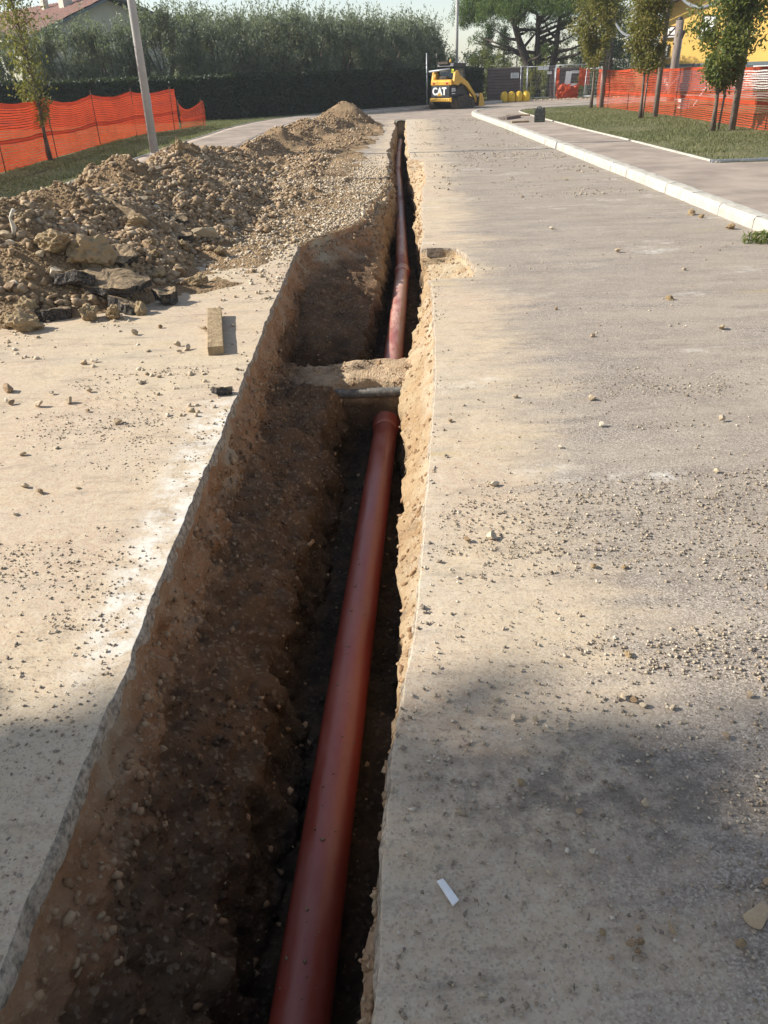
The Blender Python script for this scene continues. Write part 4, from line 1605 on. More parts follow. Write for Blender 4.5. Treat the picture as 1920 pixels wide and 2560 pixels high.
# ------------------------------------------------------------------ lamp post and other poles
mb = MB()
mb.tube([(0, 0, -.1), (0, 0, 3.2), (.0, 0, 6.5)], [.098, .085, .06], 22)
lp = empty('lamp_post', (-5.06, 20.5, .09))
mb.build('shaft', M['concrete_pole'], lp, True)
mb = MB()
mb.tube([(0, 0, -.02), (0, 0, .05)], [.125, .105], 22)
mb.build('collar', M['concrete_pole'], lp, True)
mb = MB()
mb.box((.085, -.03, 1.15), (.03, .06, .26))
mb.build('service_door', M['galv'], lp, bevel=.004)
mb = MB()
mb.box((.3, 0, 6.55), (.85, .2, .12))
mb.build('lamp_head', M['galv'], lp, bevel=.03)
tagset(lp, 'pale round lamp post on the left pavement edge', 'lamp post')
for (x, y, hh_, r_, lab, mt) in ((2.95, 46.3, 2.45, .03, 'thin grey steel post between the hedge and the loader', 'galv'), (5.15, 53.5, 8.0, .09, 'tall pale utility pole rising behind the olive trees', 'concrete_pole'),
                                 (10.7, 66, 3.1, .05, 'thin pale pole between the far conifers', 'concrete_pole')):
    mb = MB()
    mb.tube([(0, 0, -.1), (0, 0, hh_)], r_, 12)
    o = mb.build('pole', M[mt], smooth=True)
    o.location = (x, y, 0)
    tagset(o, lab, 'pole')

# brown play post with arms and funnel lamp
bp = empty('brown_post', (13.6, 40.5, 0))
mb = MB()
mb.tube([(0, 0, -.1), (0, 0, 3.25)], .17, 14)
mb.build('shaft', M['polewood'], bp, True)
mb = MB()
mb.tube([(0, 0, 3.15), (-.5, .1, 2.6), (-.85, .15, 1.9)], .035, 8)
mb.build('arm', M['shutter'], bp, True)
mb = MB()
mb.tube([(0, 0, 3.2), (0, 0, 3.36)], [.12, .10], 12)
mb.build('cap', M['black'], bp, True)
tagset(bp, 'thick brown timber post with a dark arm beyond the right net', 'post')
fl_ = empty('garden_lamp', (16.6, 49, 0))
mb = MB()
mb.tube([(0, 0, -.1), (.06, 0, 2.9)], .045, 10)
mb.build('shaft', M['galv'], fl_, True)
mb = MB()
mb.tube([(.06, 0, 2.75), (.06, 0, 2.85), (.06, 0, 3.1), (.06, 0, 3.14)], [.06, .08, .2, .17], 14)
mb.build('funnel_head', M['shutter'], fl_, True)
tagset(fl_, 'slim garden lamp with funnel head before the yellow house', 'lamp')

# ------------------------------------------------------------------ things on the right pavement
jc = empty('jerrycan', (5.32, 27.9, .118), R(-14))
mb = MB()
pr = [(-.15, 0), (.15, 0), (.165, .02), (.165, .30), (.15, .345), (.06, .385), (-.13, .385), (-.15, .36), (-.165, .30), (-.165, .02)]
mb.prism(pr, -.11, .11, 'y')
mb.build('body', M['can'], jc, bevel=.02)
mb = MB()
mb.tube([(-.10, 0, .38), (-.085, 0, .425), (.02, 0, .425), (.05, 0, .385)], .018, 8)
mb.build('handle', M['can'], jc, True)
mb = MB()
mb.tube([(.105, 0, .35), (.115, 0, .41)], .032, 12)
mb.build('cap', M['rubber'], jc, True)
mb = MB()
for zz in (.10, .2, .29):
    mb.box((0, -.112, zz), (.24, .008, .012))
mb.build('rib', M['can'], jc)
tagset(jc, 'dark plastic jerrycan standing on the right pavement by the lawn edging', 'jerrycan')

for (x0_, y0_, x1_, y1_, w, h_, lab) in ((4.45, 29.9, 5.1, 31.0, .32, .09, 'thick grey board lying near the rounded end of the kerb'), (4.45, 27.95, 5.0, 28.0, .10, .05, 'thin pale board in front of the thick grey one'), (4.9, 32.1, 5.75, 32.0, .09, .05, 'narrow batten lying behind the thick grey board')):
    mb = MB()
    mb.bar((x0_, y0_, .118 + h_ / 2), (x1_, y1_, .118 + h_ / 2), w, h_)
    o = mb.build('board', M['wood'] if h_ < .08 else M['polewood'], bevel=.006)
    tagset(o, lab, 'board', 'boards on the right pavement')
gr = empty('steel_ladder_bar', (5.72, 14.6, .118))
mb = MB()
for dy in (-.05, .05):
    mb.box((1.1, dy, .02), (2.2, .02, .04))
mb.build('rail', M['galv'], gr)
for k_ in range(22):
    mb = MB()
    mb.box((.05 + k_ * .1, 0, .022), (.018, .08, .026))
    mb.build('rung', M['galv'], gr)
tagset(gr, 'long flat steel grating lying along the near lawn edge', 'grating')

# weed at the kerb foot
wp = ellip(260, (0, 0, .05), (.20, .09, .07), .1)
o = leaves('weed', wp, .07, M['willow'], aspect=.2, dirn=(0, 0, 1), dirw=.4)
o.location = (3.86, 8.25, 0)
tagset(o, 'low green weed growing at the foot of the pale kerb', 'weed')


# lawns
def grass_field(name, n, xr, yr, inside, z, parent):
    x = RNG.uniform(*xr, n)
    y = RNG.uniform(*yr, n)
    k = inside(x, y) & (RNG.uniform(0, 1, n) < np.clip(n2(x, y, .7, 3, 12) * 1.2 + .75, .15, 1))
    x, y = x[k], y[k]
    n = len(x)
    h = RNG.uniform(.02, .06, n) * (1 + .5 * n2(x, y, .8, 2, 8))
    a = RNG.uniform(0, 2 * math.pi, n)
    w = RNG.uniform(.006, .014, n)
    b = np.stack([x, y, np.full(n, z)], 1)
    d = np.stack([np.cos(a) * w, np.sin(a) * w, np.zeros(n)], 1)
    t = b + np.stack([RNG.normal(0, .02, n), RNG.normal(0, .02, n), h], 1)
    V = np.stack([b - d, b + d, t], 1).reshape(-1, 3)
    o = link(name, np_mesh(name, V, np.arange(n * 3).reshape(n, 3)), M['grass'], parent)
    o['kind'] = 'stuff'
    return o


pex = np.array(PE)
grass_field('grass', 90000, (5.9, 12.5), (14.5, 37), lambda x, y: x > np.interp(y, pex[:, 1], pex[:, 0]) + .04, .12, bpy.data.objects['right_lawn'])
hx = np.array(HEDGE)
lx = np.array(LP_OUT)
grass_field('grass', 110000, (-13, -3), (11, 38), lambda x, y: (x < np.interp(y, lx[:, 1], lx[:, 0]) - .1) & (y < np.interp(x, hx[:, 0], hx[:, 1]) - .1) & (x > -.42 * y - 1), .085, bpy.data.objects['left_lawn'])


# ------------------------------------------------------------------ stone pine and far trees
def pine(loc, label):
    t = empty('stone_pine', loc)
    tagset(t, label, 'tree')
    g = np.random.default_rng(77)
    mb = MB()
    tips = []
    for (bx, by, tx, ty, r0) in ((0, 0, -1.5, .3, .38), (.35, .1, .2, .5, .30), (1.15, -.2, 1.5, -.2, .30)):
        p = [Vector((bx, by, -.1)), Vector((bx + .1 * (tx - bx), by, 1.5)), Vector((bx + .55 * (tx - bx), by + .3 * (ty - by), 2.9)), Vector((tx, ty, 4.6))]
        mb.tube(p, [r0, r0 * .8, r0 * .6, r0 * .3], 10)
        for k_ in range(11):
            u = .45 + .55 * k_ / 10
            j = min(2, int(u * 3))
            b0 = p[j].lerp(p[j + 1], u * 3 - j)
            th = g.uniform(0, 6.28)
            ln = g.uniform(1.5, 4.2)
            e = b0 + Vector((math.cos(th) * ln, math.sin(th) * ln, g.uniform(.4, 1.3)))
            md = b0.lerp(e, .5) + Vector((0, 0, g.uniform(-.3, .2)))
            mb.tube([b0, md, e], [.11, .07, .025], 6)
            tips.append(e)
    mb.build('trunk', M['pinebark'], t, True)
    P_ = []
    for k_ in range(230):
        th = g.uniform(0, 6.28)
        rr = math.sqrt(g.uniform(0, 1)) * 4.9
        zc = 4.25 + 2.9 * math.sqrt(max(0, 1 - (rr / 5.1) ** 2)) * g.uniform(.25, 1) - .45 * g.uniform(0, 1)
        c = (rr * math.cos(th) + .1, rr * math.sin(th), zc)
        r_ = g.uniform(.4, .75)
        P_.append(ellip(230, c, (r_, r_, r_ * .75), .35))
    for e in tips:
        P_.append(ellip(160, e, (.5, .5, .35), .2))
    leaves('crown', np.concatenate(P_), .22, M['pine'], t, aspect=.16, dirn=(0, 0, 1), dirw=.3)
    return t


pine((10.45, 58, 0), 'big stone pine with forked dark trunk and wide green crown')


def conifer(loc, h, r_, label, seed, n=5200):
    g = np.random.default_rng(seed)
    t = empty('conifer_tree', loc)
    tagset(t, label, 'tree', 'dark conifers far behind')
    mb = MB()
    mb.tube([(0, 0, -.1), (0, 0, h * .95)], [.14, .02], 8)
    P_ = []
    for k_ in range(70):
        u = (k_ + g.uniform(0, 1)) / 70
        th = g.uniform(0, 6.28)
        ln = r_ * (1 - u) ** .8 * g.uniform(.6, 1.1) + .08
        b0 = Vector((0, 0, .25 + u * (h - .35)))
        e = b0 + Vector((math.cos(th) * ln, math.sin(th) * ln, -.18 * ln + .1))
        mb.tube([b0, e], [.02, .005], 4)
        m_ = n // 70
        tt = g.uniform(.1, 1.05, m_)
        P_.append(np.array(b0)[None] + np.array(e - b0)[None] * tt[:, None] + g.normal(size=(m_, 3)) * np.array([.13, .13, .09]))
    mb.build('trunk', M['pinebark'], t, True)
    leaves('crown', np.concatenate(P_), .16, M['conifer'], t, aspect=.3)
    return t


conifer((8.6, 66, 0), 4.5, 1.5, 'left pointed conifer behind the brown sheet fence', 1)
conifer((10.2, 69, 0), 4.4, 1.7, 'second pointed conifer right of the thin pale pole', 2)
conifer((15.3, 66, 0), 4.2, 1.7, 'pointed conifer right of the stone pine trunks', 3)
conifer((13.2, 70, 0), 3.7, 1.9, 'low conifer behind the stone pine trunks', 4)
conifer((16.4, 62, 0), 6.8, 2.2, 'tall dark conifer behind the middle young tree', 5, 9000)
conifer((13.9, 52.5, 0), 7.2, 2.3, 'tall dark conifer behind the farthest young tree', 6, 9000)


def shrub(name, loc, h, rx, ry, label, mat, seed, n=5000, leaf=.12, group=None):
    t = empty(name, loc)
    tagset(t, label, 'shrub', group)
    leaves('foliage', bush_pos(n, h, rx, ry, 36, seed, .05, .3), leaf, mat, t, aspect=.35)
    mb = MB()
    for k_ in range(5):
        a_ = k_ * 1.3
        mb.tube([(0, 0, -.05), (rx * .4 * math.cos(a_), ry * .4 * math.sin(a_), h * .7)], [.03, .01], 5)
    mb.build('stem', M['bark'], t, True)


shrub('shrub', (7.6, 57.5, 0), 2.75, 1.5, 1.2, 'round light green shrub above the dark hedge end', M['willow'], 21)
shrub('shrub', (9.95, 54.6, 0), 1.75, 1.0, .7, 'yellow green weeds behind the open wire panel', M['weed'], 22, 5000, .11)
shrub('shrub', (13.0, 53.4, 0), 1.5, .8, .6, 'yellow green weeds right of the site gate', M['weed'], 23, 3000, .11)
shrub('shrub', (12.4, 63, 0), 3.1, 2.6, 1.5, 'green shrubbery behind the stone pine trunks', M['willow'], 24, 7000, .16)
shrub('shrub', (17.0, 60, 0), 3.2, 2.6, 1.5, 'dark shrubbery between pine and yellow house', M['conifer'], 25, 7000, .16)
shrub('shrub', (7.0, 63, 0), 2.7, 2.4, 1.2, 'dark shrubbery behind the light green shrub', M['conifer'], 26, 6000, .16)
shrub('shrub', (12.2, 19.8, .1), 1.35, 1.1, .9, 'yellowish weeds behind the nearest end of the right net', M['weed'], 27, 3500, .09)
shrub('shrub', (13.4, 26.0, .1), 1.15, 1.3, .9, 'yellowish weeds behind the middle of the right net', M['weed'], 28, 3000, .09)

# unseen trees added left of the camera to cast the foreground shade
def shade_tree(loc, label, seed, rx, ry, rz, zc, n):
    g = np.random.default_rng(seed)
    t = empty('added_shade_pine', loc)
    tagset(t, label, 'tree')
    mb = MB()
    mb.tube([(0, 0, -.1), (.1, 0, zc * .5), (0, .1, zc)], [.3, .22, .12], 12)
    for k_ in range(9):
        a_ = k_ * .7
        mb.tube([(0, 0, zc * .6 + k_ * .1), (rx * .7 * math.cos(a_), ry * .7 * math.sin(a_), zc + g.uniform(-.5, 1))], [.1, .03], 6)
    mb.build('trunk', M['pinebark'], t, True)
    P_ = []
    for k_ in range(150):
        c = ellip(1, (0, 0, zc), (rx * .88, ry * .88, rz * .88), .25)[0]
        rl = .8 if rx > 2 else .35
        P_.append(ellip(n // 150, c, (rl, rl, rl * .8), .2))
    leaves('crown', np.concatenate(P_), .34 if rx > 2 else .2, M['pine'], t, aspect=.4)


SH = sun_to / sun_to.z


def shade_at(gx_, gy_, zc):
    return (gx_ + SH.x * zc, gy_ + SH.y * zc, 0)


shade_tree(shade_at(-1.3, -.80, 8.0), 'large unseen pine added left of the camera to shade the foreground', 5, 3.4, 2.6, 2.6, 8.0, 30000)
shade_tree(shade_at(-2.0, .72, 3.0), 'low dense unseen pine added beside the camera to shade the left foreground', 9, 1.0, 1.4, .9, 3.0, 9000)
shade_tree(shade_at(1.0, -1.75, 8.0), 'second large unseen pine added beside the camera to shade the foreground', 6, 3.2, 2.5, 2.6, 8.0, 30000)


# ------------------------------------------------------------------ lettering helper (flat print as thin mesh)
def text_mesh(txt, size, depth=.004, squeeze=1.0, bold=.0):
    cu = bpy.data.curves.new('lettering', 'FONT')
    cu.body = txt
    cu.size = size
    cu.extrude = depth
    cu.offset = bold
    cu.align_x = 'CENTER'
    cu.align_y = 'CENTER'
    to = bpy.data.objects.new('lettering', cu)
    COL.objects.link(to)
    dg = bpy.context.evaluated_depsgraph_get()
    me = bpy.data.meshes.new_from_object(to.evaluated_get(dg))
    bpy.data.objects.remove(to)
    for v in me.vertices:
        v.co.x *= squeeze
    return me


# ------------------------------------------------------------------ tracked loader
ld = empty('tracked_loader', (3.42, 43.3, 0), R(-38))
ld.scale = (.94, .90, .95)
tagset(ld, 'yellow and black compact tracked loader parked before the hedge, rear towards us', 'loader')
mb = MB()
mb.prism([(.0, .36), (.0, 1.06), (.10, 1.10), (1.0, 1.10), (1.9, .85), (2.05, .5), (1.9, .22), (.35, .18), (.06, .30)], -.56, .56, 'x')
mb.build('body', M['black'], ld, bevel=.03)
mb = MB()
mb.prism([(-.03, 1.075), (-.03, 1.26), (.08, 1.33), (.75, 1.33), (.75, 1.105)], -.585, .585, 'x')
hood = mb.build('engine_hood', M['yellow'], ld, bevel=.03)
for sx in (-1, 1):
    mb = MB()
    mb.box((sx * .40, -.036, 1.17), (.13, .02, .08))
    mb.build('tail_lamp', M['red'], ld, bevel=.006)
mb = MB()
mb.prism([(-.08, .36), (-.08, .50), (.05, .52), (.05, .34)], -.60, .60, 'x')
bmp = mb.build('rear_bumper', M['yellow'], ld, bevel=.02)
for x in (-.42, -.32, .2, .34, .46):
    mb = MB()
    mb.tube([(x, -.084, .43), (x, -.076, .43)], .028, 10)
    mb.build('bumper_hole', M['black'], bmp)
mb = MB()
mb.box((0, -.012, .79), (1.10, .03, .53))
door_ = mb.build('rear_door', M['black'], ld, bevel=.02)
lt = link('lettering', text_mesh('CAT', .46, .004, .92, .018), M['cantext'], door_)
lt.location = (-.06, -.032, .80)
lt.rotation_euler = (R(90), 0, 0)
mb = MB()
mb.add([(-.21, -.040, .605), (.09, -.040, .605), (-.06, -.040, .77), (-.21, -.036, .605), (.09, -.036, .605), (-.06, -.036, .77)], [(0, 1, 2), (3, 5, 4), (0, 3, 4, 1), (1, 4, 5, 2), (2, 5, 3, 0)])
mb.build('emblem', M['yellow'], door_)
# right-hand side panel with number
mb = MB()
mb.prism([(.02, .56), (.02, 1.06), (.55, 1.06), (.85, .80), (.55, .56)], .565, .60, 'x')
sp = mb.build('side_panel', M['black'], ld, bevel=.01)
lt = link('lettering', text_mesh('257B', .20, .003, .9, .006), M['cantext'], sp)
lt.location = (.603, .28, .86)
lt.rotation_euler = (R(90), 0, R(90))
mb = MB()
mb.box((.604, .27, .70), (.004, .34, .035))
mb.build('trim_stripe', M['cantext'], sp)
for zz in (1.19, .43):
    mb = MB()
    mb.box((.63, .0, zz), (.07, .10, .20))
    mb.build('corner_block', M['yellow'], ld, bevel=.01)
# cab
mb = MB()
mb.prism([(.55, 1.10), (.62, 1.86), (1.62, 1.86), (1.85, .9), (1.5, .9)], -.44, .44, 'x')
cab = mb.build('cab', M['black'], ld, bevel=.03)
mb = MB()
mb.box((.445, 1.1, 1.5), (.012, .7, .5))
mb.build('side_window', M['glass'], cab)
mb = MB()
mb.box((0, .572, 1.52), (.7, .012, .4), Matrix.Rotation(R(-5), 3, 'X'))
mb.build('rear_window', M['glass'], cab)
mb = MB()
mb.prism([(.42, 1.88), (.48, 2.06), (1.66, 2.04), (1.72, 1.88)], -.50, .50, 'x')
rf = mb.build('cab_roof', M['black'], cab, bevel=.03)
mb = MB()
mb.box((-.12, .46, 2.06), (.62, .18, .12))
mb.build('roof_box', M['dirtyblack'], ld, bevel=.02)
mb = MB()
mb.tube([(.2, .62, 2.04), (.2, .62, 2.12), (.2, .62, 2.19), (.2, .62, 2.22)], [.05, .055, .05, .03], 12)
mb.build('beacon', M['yellow'], ld, True)
mb = MB()
mb.tube([(.35, 1.2, 2.04), (.37, 1.25, 2.17)], [.05, .02], 10)
mb.build('roof_lamp', M['white'], ld, True)
mb = MB()
mb.tube([(-.78, .12, 1.70), (-.2, .12, 1.74), (.42, .2, 1.80)], .045, 10)
mb.build('exhaust_bar', M['galv'], ld, True)
mb = MB()
mb.tube([(-.45, .2, 1.32), (-.45, .2, 1.58)], .055, 12)
mb.build('exhaust_pipe', M['yellow'], ld, True)
mb = MB()
mb.box((.0, .35, 1.40), (.42, .3, .16))
mb.build('engine_top', M['dirtyblack'], ld, bevel=.03)
mb = MB()
mb.box((.52, .30, 1.70), (.16, .05, .17))
mb.build('reflector_plate', M['hiviz'], ld, bevel=.01)
for sx in (-1, 1):
    mb = MB()
    x0_, x1_ = sorted((sx * .575, sx * .71))
    mb.prism([(.15, 1.12), (.30, 1.66), (.55, 1.72), (.75, 1.52), (1.55, 1.20), (2.35, .62), (2.62, .28), (2.44, .20), (2.15, .52), (1.45, .98), (.85, 1.18), (.62, 1.06)], x0_, x1_, 'x')
    arm = mb.build('lift_arm', M['yellow'], ld, bevel=.02)
    mb = MB()
    mb.tube([(sx * .64, .55, .95), (sx * .64, 1.5, 1.05)], .045, 10)
    mb.build('ram', M['dirtyblack'], arm, True)
    # track with its wheels
    mb = MB()
    out = []
    for k_ in range(14):
        a_ = math.pi / 2 + math.pi * k_ / 13
        out.append((.42 + .27 * math.cos(a_), .27 + .26 * math.sin(a_)))
    for k_ in range(14):
        a_ = -math.pi / 2 + math.pi * k_ / 13
        out.append((1.85 + .24 * math.cos(a_), .25 + .24 * math.sin(a_)))
    out.append((1.1, .66))
    x0_, x1_ = sorted((sx * .50, sx * .84))
    mb.prism(out, x0_, x1_, 'x')
    trk = mb.build('track', M['dirtyblack'], ld, bevel=.015)
    for k_ in range(20):
        mb = MB()
        yy = .3 + k_ * .085
        mb.box((sx * .67, yy, .012 + 0), (.35, .035, .03))
        mb.build('track_lug', M['dirtyblack'], trk)
    for (yy, zz, r_) in ((.45, .27, .19), (1.84, .25, .17), (.85, .16, .11), (1.15, .16, .11), (1.45, .16, .11)):
        mb = MB()
        mb.tube([(sx * .80, yy, zz), (sx * .86, yy, zz)], r_, 18)
        mb.build('wheel', M['dirtyblack'], trk)
mb = MB()
mb.prism([(2.45, .05), (2.95, .03), (3.1, .06), (2.75, .16), (2.62, .35), (2.72, .62), (2.62, .64), (2.48, .40)], -.86, .86, 'x')
bk = mb.build('bucket', M['dirtyblack'], ld, bevel=.01)
for sx in (-1, 1):
    mb = MB()
    x0_, x1_ = sorted((sx * .862, sx * .89))
    mb.prism([(2.42, .05), (3.05, .04), (2.95, .35), (2.76, .66), (2.50, .66)], x0_, x1_, 'x')
    mb.build('bucket_side', M['yellow'], bk, bevel=.005)
mb = MB()
mb.box((0, 2.45, .52), (1.1, .14, .2))
mb.build('coupler', M['yellow'], ld, bevel=.02)

# ------------------------------------------------------------------ site gate beyond the road
# yellow domed blocks
dm = MB()
prof = [(.205, 0), (.21, .05), (.205, .28), (.19, .38), (.15, .46), (.09, .51), (.02, .53)]
dm.tube([(0, 0, z) for r_, z in prof], [r_ for r_, z in prof], 20)
DOME = dm.mesh('domed_block')
DOME.materials.append(M['domeyellow'])
DOME.polygons.foreach_set('use_smooth', [True] * len(DOME.polygons))
for i, (x, lab) in enumerate(((7.72, 'leftmost of four yellow domed blocks before the brown sheet fence'), (8.14, 'second from left of four yellow domed blocks'), (8.56, 'third from left of four yellow domed blocks'), (8.98, 'rightmost of four yellow domed blocks by the wire panel'))):
    o = bpy.data.objects.new('domed_block', DOME)
    COL.objects.link(o)
    o.location = (x * .98, 50.5, 0)
    o.rotation_euler = (0, 0, i * 1.3)
    tagset(o, lab, 'block', 'yellow domed blocks')


def sheet_panel(loc, w, rz, label, rows=11, h=1.7):
    t = empty('sheet_fence', loc, rz)
    tagset(t, label, 'fence')
    ph_ = h / rows
    me = None
    for k_ in range(rows):
        if me is None:
            mb = MB()
            mb.add([(0, 0, 0), (w, 0, 0), (w, -.028, ph_ * .25), (0, -.028, ph_ * .25), (0, -.028, ph_ * .85), (w, -.028, ph_ * .85), (w, 0, ph_ * .99), (0, 0, ph_ * .99), (0, .02, 0), (w, .02, 0), (w, .02, ph_ * .99), (0, .02, ph_ * .99)],
                   [(0, 1, 2, 3), (3, 2, 5, 4), (4, 5, 6, 7), (9, 8, 11, 10), (7, 6, 10, 11), (0, 8, 9, 1)])
            me = mb.mesh('board')
            me.materials.append(M['brownsheet'])
        o = bpy.data.objects.new('board', me)
        COL.objects.link(o)
        o.parent = t
        o.location = (0, 0, k_ * ph_)
    for x in (0, w):
        mb = MB()
        mb.box((x, .05, h / 2), (.06, .05, h + .02))
        mb.build('post', M['brownsheet'], t)


sheet_panel((6.95, 53.0, 0), 2.05, R(2), 'brown ribbed sheet fence behind the yellow domed blocks')
sheet_panel((10.75, 53.6, 0), 1.55, R(-4), 'smaller brown sheet panel behind the orange net bundle', 9, 1.6)


def wire_panel(loc, w, rz, label, h=1.75, tilt=0):
    t = empty('wire_panel', loc, rz)
    t.rotation_euler = (tilt, 0, rz)
    tagset(t, label, 'wire panel', 'mesh site fence panels')
    mb = MB()
    mb.tube([(0, 0, 0), (0, 0, h)], .022, 8)
    mb.tube([(w, 0, 0), (w, 0, h)], .022, 8)
    mb.tube([(0, 0, h - .03), (w, 0, h - .03)], .02, 8)
    mb.tube([(0, 0, .12), (w, 0, .12)], .02, 8)
    mb.build('frame', M['galv'], t, True)
    mb = MB()
    for k_ in range(1, int(w / .1)):
        mb.bar((k_ * .1, 0, .12), (k_ * .1, .002, h - .04), .004, .004)
    for k_ in range(1, 8):
        mb.bar((0, 0, .12 + k_ * .2), (w, .002, .12 + k_ * .2), .004, .004)
    o = mb.build('mesh', M['galv'], t)
    o['kind'] = 'stuff'
    return t


wire_panel((8.75, 52.3, 0), .34, R(3), 'narrow galvanised wire panel beside the rightmost domed block')
wire_panel((9.12, 52.2, 0), 1.6, R(5), 'wide galvanised wire panel before the yellow green weeds', 1.72)
wire_panel((10.70, 52.0, 0), 1.75, R(-3), 'galvanised wire panel hung with orange net and a white sign', 1.75)
wire_panel((12.3, 51.6, 0), .9, R(-30), 'leaning wire panel at the right end of the site gate', 1.55, R(-9))


def sign(loc, w, h_, label, rz=0, lines=0, tilt=0):
    t = empty('sign_board', loc, rz)
    t.rotation_euler = (0, tilt, rz)
    tagset(t, label, 'sign', 'white site signs')
    mb = MB()
    mb.box((0, 0, 0), (w, .015, h_))
    mb.build('panel', M['white'], t)
    for k_ in range(lines):
        mb = MB()
        mb.box((0, -.010, h_ * (.28 - .28 * k_)), (w * (.75 - .1 * (k_ % 2)), .003, h_ * .08))
        mb.build('print_line', M['darkprint'], t)


sign((8.5, 52.93, 1.28), .48, .28, 'white sign on the brown sheet fence', 0, 3)
sign((9.85, 52.24, 1.60), .30, .18, 'left small white sign on top of the wide wire panel')
sign((10.18, 52.27, 1.60), .30, .18, 'right small white sign on top of the wide wire panel')
sign((10.38, 52.22, 1.36), .26, .15, 'small white sign hanging below the top rail of the wide panel', 0, 1)
sign((11.40, 51.93, .98), .32, .85, 'upright white sheet on the net hung panel', 0, 0, R(4))
sign((11.78, 51.9, 1.36), .46, .14, 'white lettered strip along the top of the net hung panel', 0, 2)
sign((11.78, 51.9, .72), .44, .12, 'narrow white strip low on the net hung panel', 0, 0)


def net_rag(loc, w, h_, label, seed, bulge=.15):
    g = np.random.default_rng(seed)
    nx, nz = 24, 20
    X, Z = np.meshgrid(np.linspace(0, w, nx), np.linspace(0, h_, nz))
    p = np.stack([X.ravel(), np.zeros(X.size), Z.ravel()], 1)
    Yv = (bulge * fbm(p, 3.5, 3, seed)).reshape(X.shape)
    Zv = Z * (1 + .12 * n2(X, X * 0, 3, 2, seed)) + .03 * n2(X, Z, 7, 2, seed)
    o = link('orange_net', np_mesh('orange_net', np.stack([X, Yv, Zv], -1).reshape(-1, 3), grid_faces(nz, nx)), M['netr'])
    o.location = loc
    tagset(o, label, 'net')


net_rag((10.75, 51.8, .02), 1.25, .72, 'crumpled orange net bundle at the foot of the site gate', 3, .22)
net_rag((12.0, 51.85, .68), .62, .85, 'orange net flap hung at the right of the white signs', 4, .06)
net_rag((10.72, 51.9, .7), .18, .95, 'narrow orange net strip on the left upright of the gate', 5, .05)
# low rubble by the gate
put_gravel('gate_rubble', 500, (7, 15), (50.6, 51.6), lambda x, y: np.full_like(x, .8), .05, .16, 2, M['stone_pale'], bpy.data.objects['far_road'], low=True, lift=.2)
# red-white props and a pale stack behind the right net
for (a_, b_, lab) in (((11.3, 35.8, .1), (12.2, 35.6, 1.2), 'slanted white rod behind the far part of the right net'), ((12.3, 34.0, .1), (12.75, 33.9, .9), 'shorter slanted white rod behind the right net')):
    mb = MB()
    mb.tube([a_, b_], .022, 8)
    o = mb.build('rod', M['white'], smooth=True)
    tagset(o, lab, 'rod')
mb = MB()
for k_ in range(4):
    mb.box((0, 0, .06 + k_ * .12), (.34, .3, .10))
o = mb.build('block_stack', M['white'], bevel=.01)
o.location = (11.6, 33.0, .1)
tagset(o, 'small stack of pale blocks seen through the right net', 'stack')


# ------------------------------------------------------------------ houses
def tiled_roof_mesh(p0, p1, p2, p3, rows, cols, thick=.10):
    """sloping plane p0 p1 (eave) p2 p3 (ridge) with rolled tile relief"""
    p0, p1, p2, p3 = (np.array(p, float) for p in (p0, p1, p2, p3))
    nn_ = np.cross(p1 - p0, p3 - p0)
    nn_ /= np.linalg.norm(nn_)
    if nn_[2] < 0:
        nn_ = -nn_
    nu, nv = cols * 4 + 1, rows * 2 + 1
    U, Vv = np.meshgrid(np.linspace(0, 1, nu), np.linspace(0, 1, nv))
    base = (p0[None, None] * (1 - U[..., None]) + p1 * U[..., None]) * (1 - Vv[..., None]) + (p3 * (1 - U[..., None]) + p2 * U[..., None]) * Vv[..., None]
    wob = .035 * np.cos(U * cols * 2 * math.pi) + .03 * (1 - (Vv * rows) % 1)
    P_ = base + nn_ * (wob + thick)[..., None]
    me = np_mesh('roof', P_.reshape(-1, 3), grid_faces(nv, nu))
    return me


# left house: gable end towards the road
hl = empty('house', (-13.4, 49.5, 0), R(135))
tagset(hl, 'cream house with red tiled roof behind the left olive trees', 'house')
W2, HE, HR, LEN = 4.2, 3.9, 5.5, 13.5    # half width, eave, ridge
mb = MB()
mb.prism([(-W2, 0), (W2, 0), (W2, HE), (0, HR - .12), (-W2, HE)], 0, LEN, 'x')
mb.build('wall', M['cream'], hl)
for s_ in (-1, 1):
    o = link('roof', tiled_roof_mesh((-.75, s_ * (W2 + .6), HE - .22), (LEN + .5, s_ * (W2 + .6), HE - .22), (LEN + .5, 0, HR + .02), (-.75, 0, HR + .02), 14, 42), M['rooftile'], hl)
    mb = MB()
    mb.add([(-.75, s_ * (W2 + .6), HE - .24), (-.75, 0, HR), (-.75, 0, HR + .12), (-.75, s_ * (W2 + .6), HE - .10), (LEN, s_ * (W2 + .6), HE - .24), (LEN, 0, HR), (LEN, 0, HR + .11), (LEN, s_ * (W2 + .6), HE - .11)],
           [(0, 1, 2, 3), (0, 4, 5, 1), (0, 3, 7, 4), (4, 7, 6, 5)])
    mb.build('soffit', M['greytrim'], hl)
for x, w in ((2.9, .55), (5.3, .3)):
    mb = MB()
    mb.box((x, .9, HR + .25), (w, w, 1.3))
    ch = mb.build('chimney', M['cream'], hl)
    mb = MB()
    mb.box((x, .9, HR + .95), (w + .16, w + .16, .10))
    mb.build('chimney_cap', M['greytrim'], ch)
for yy in (1.2, -1.4):
    mb = MB()
    mb.box((-.02, yy, 2.9), (.06, .95, 1.2))
    wdw = mb.build('window', M['shutter'], hl)
    mb = MB()
    mb.box((-.055, yy, 2.9), (.02, .7, 1.0))
    mb.build('pane', M['pane'], wdw)
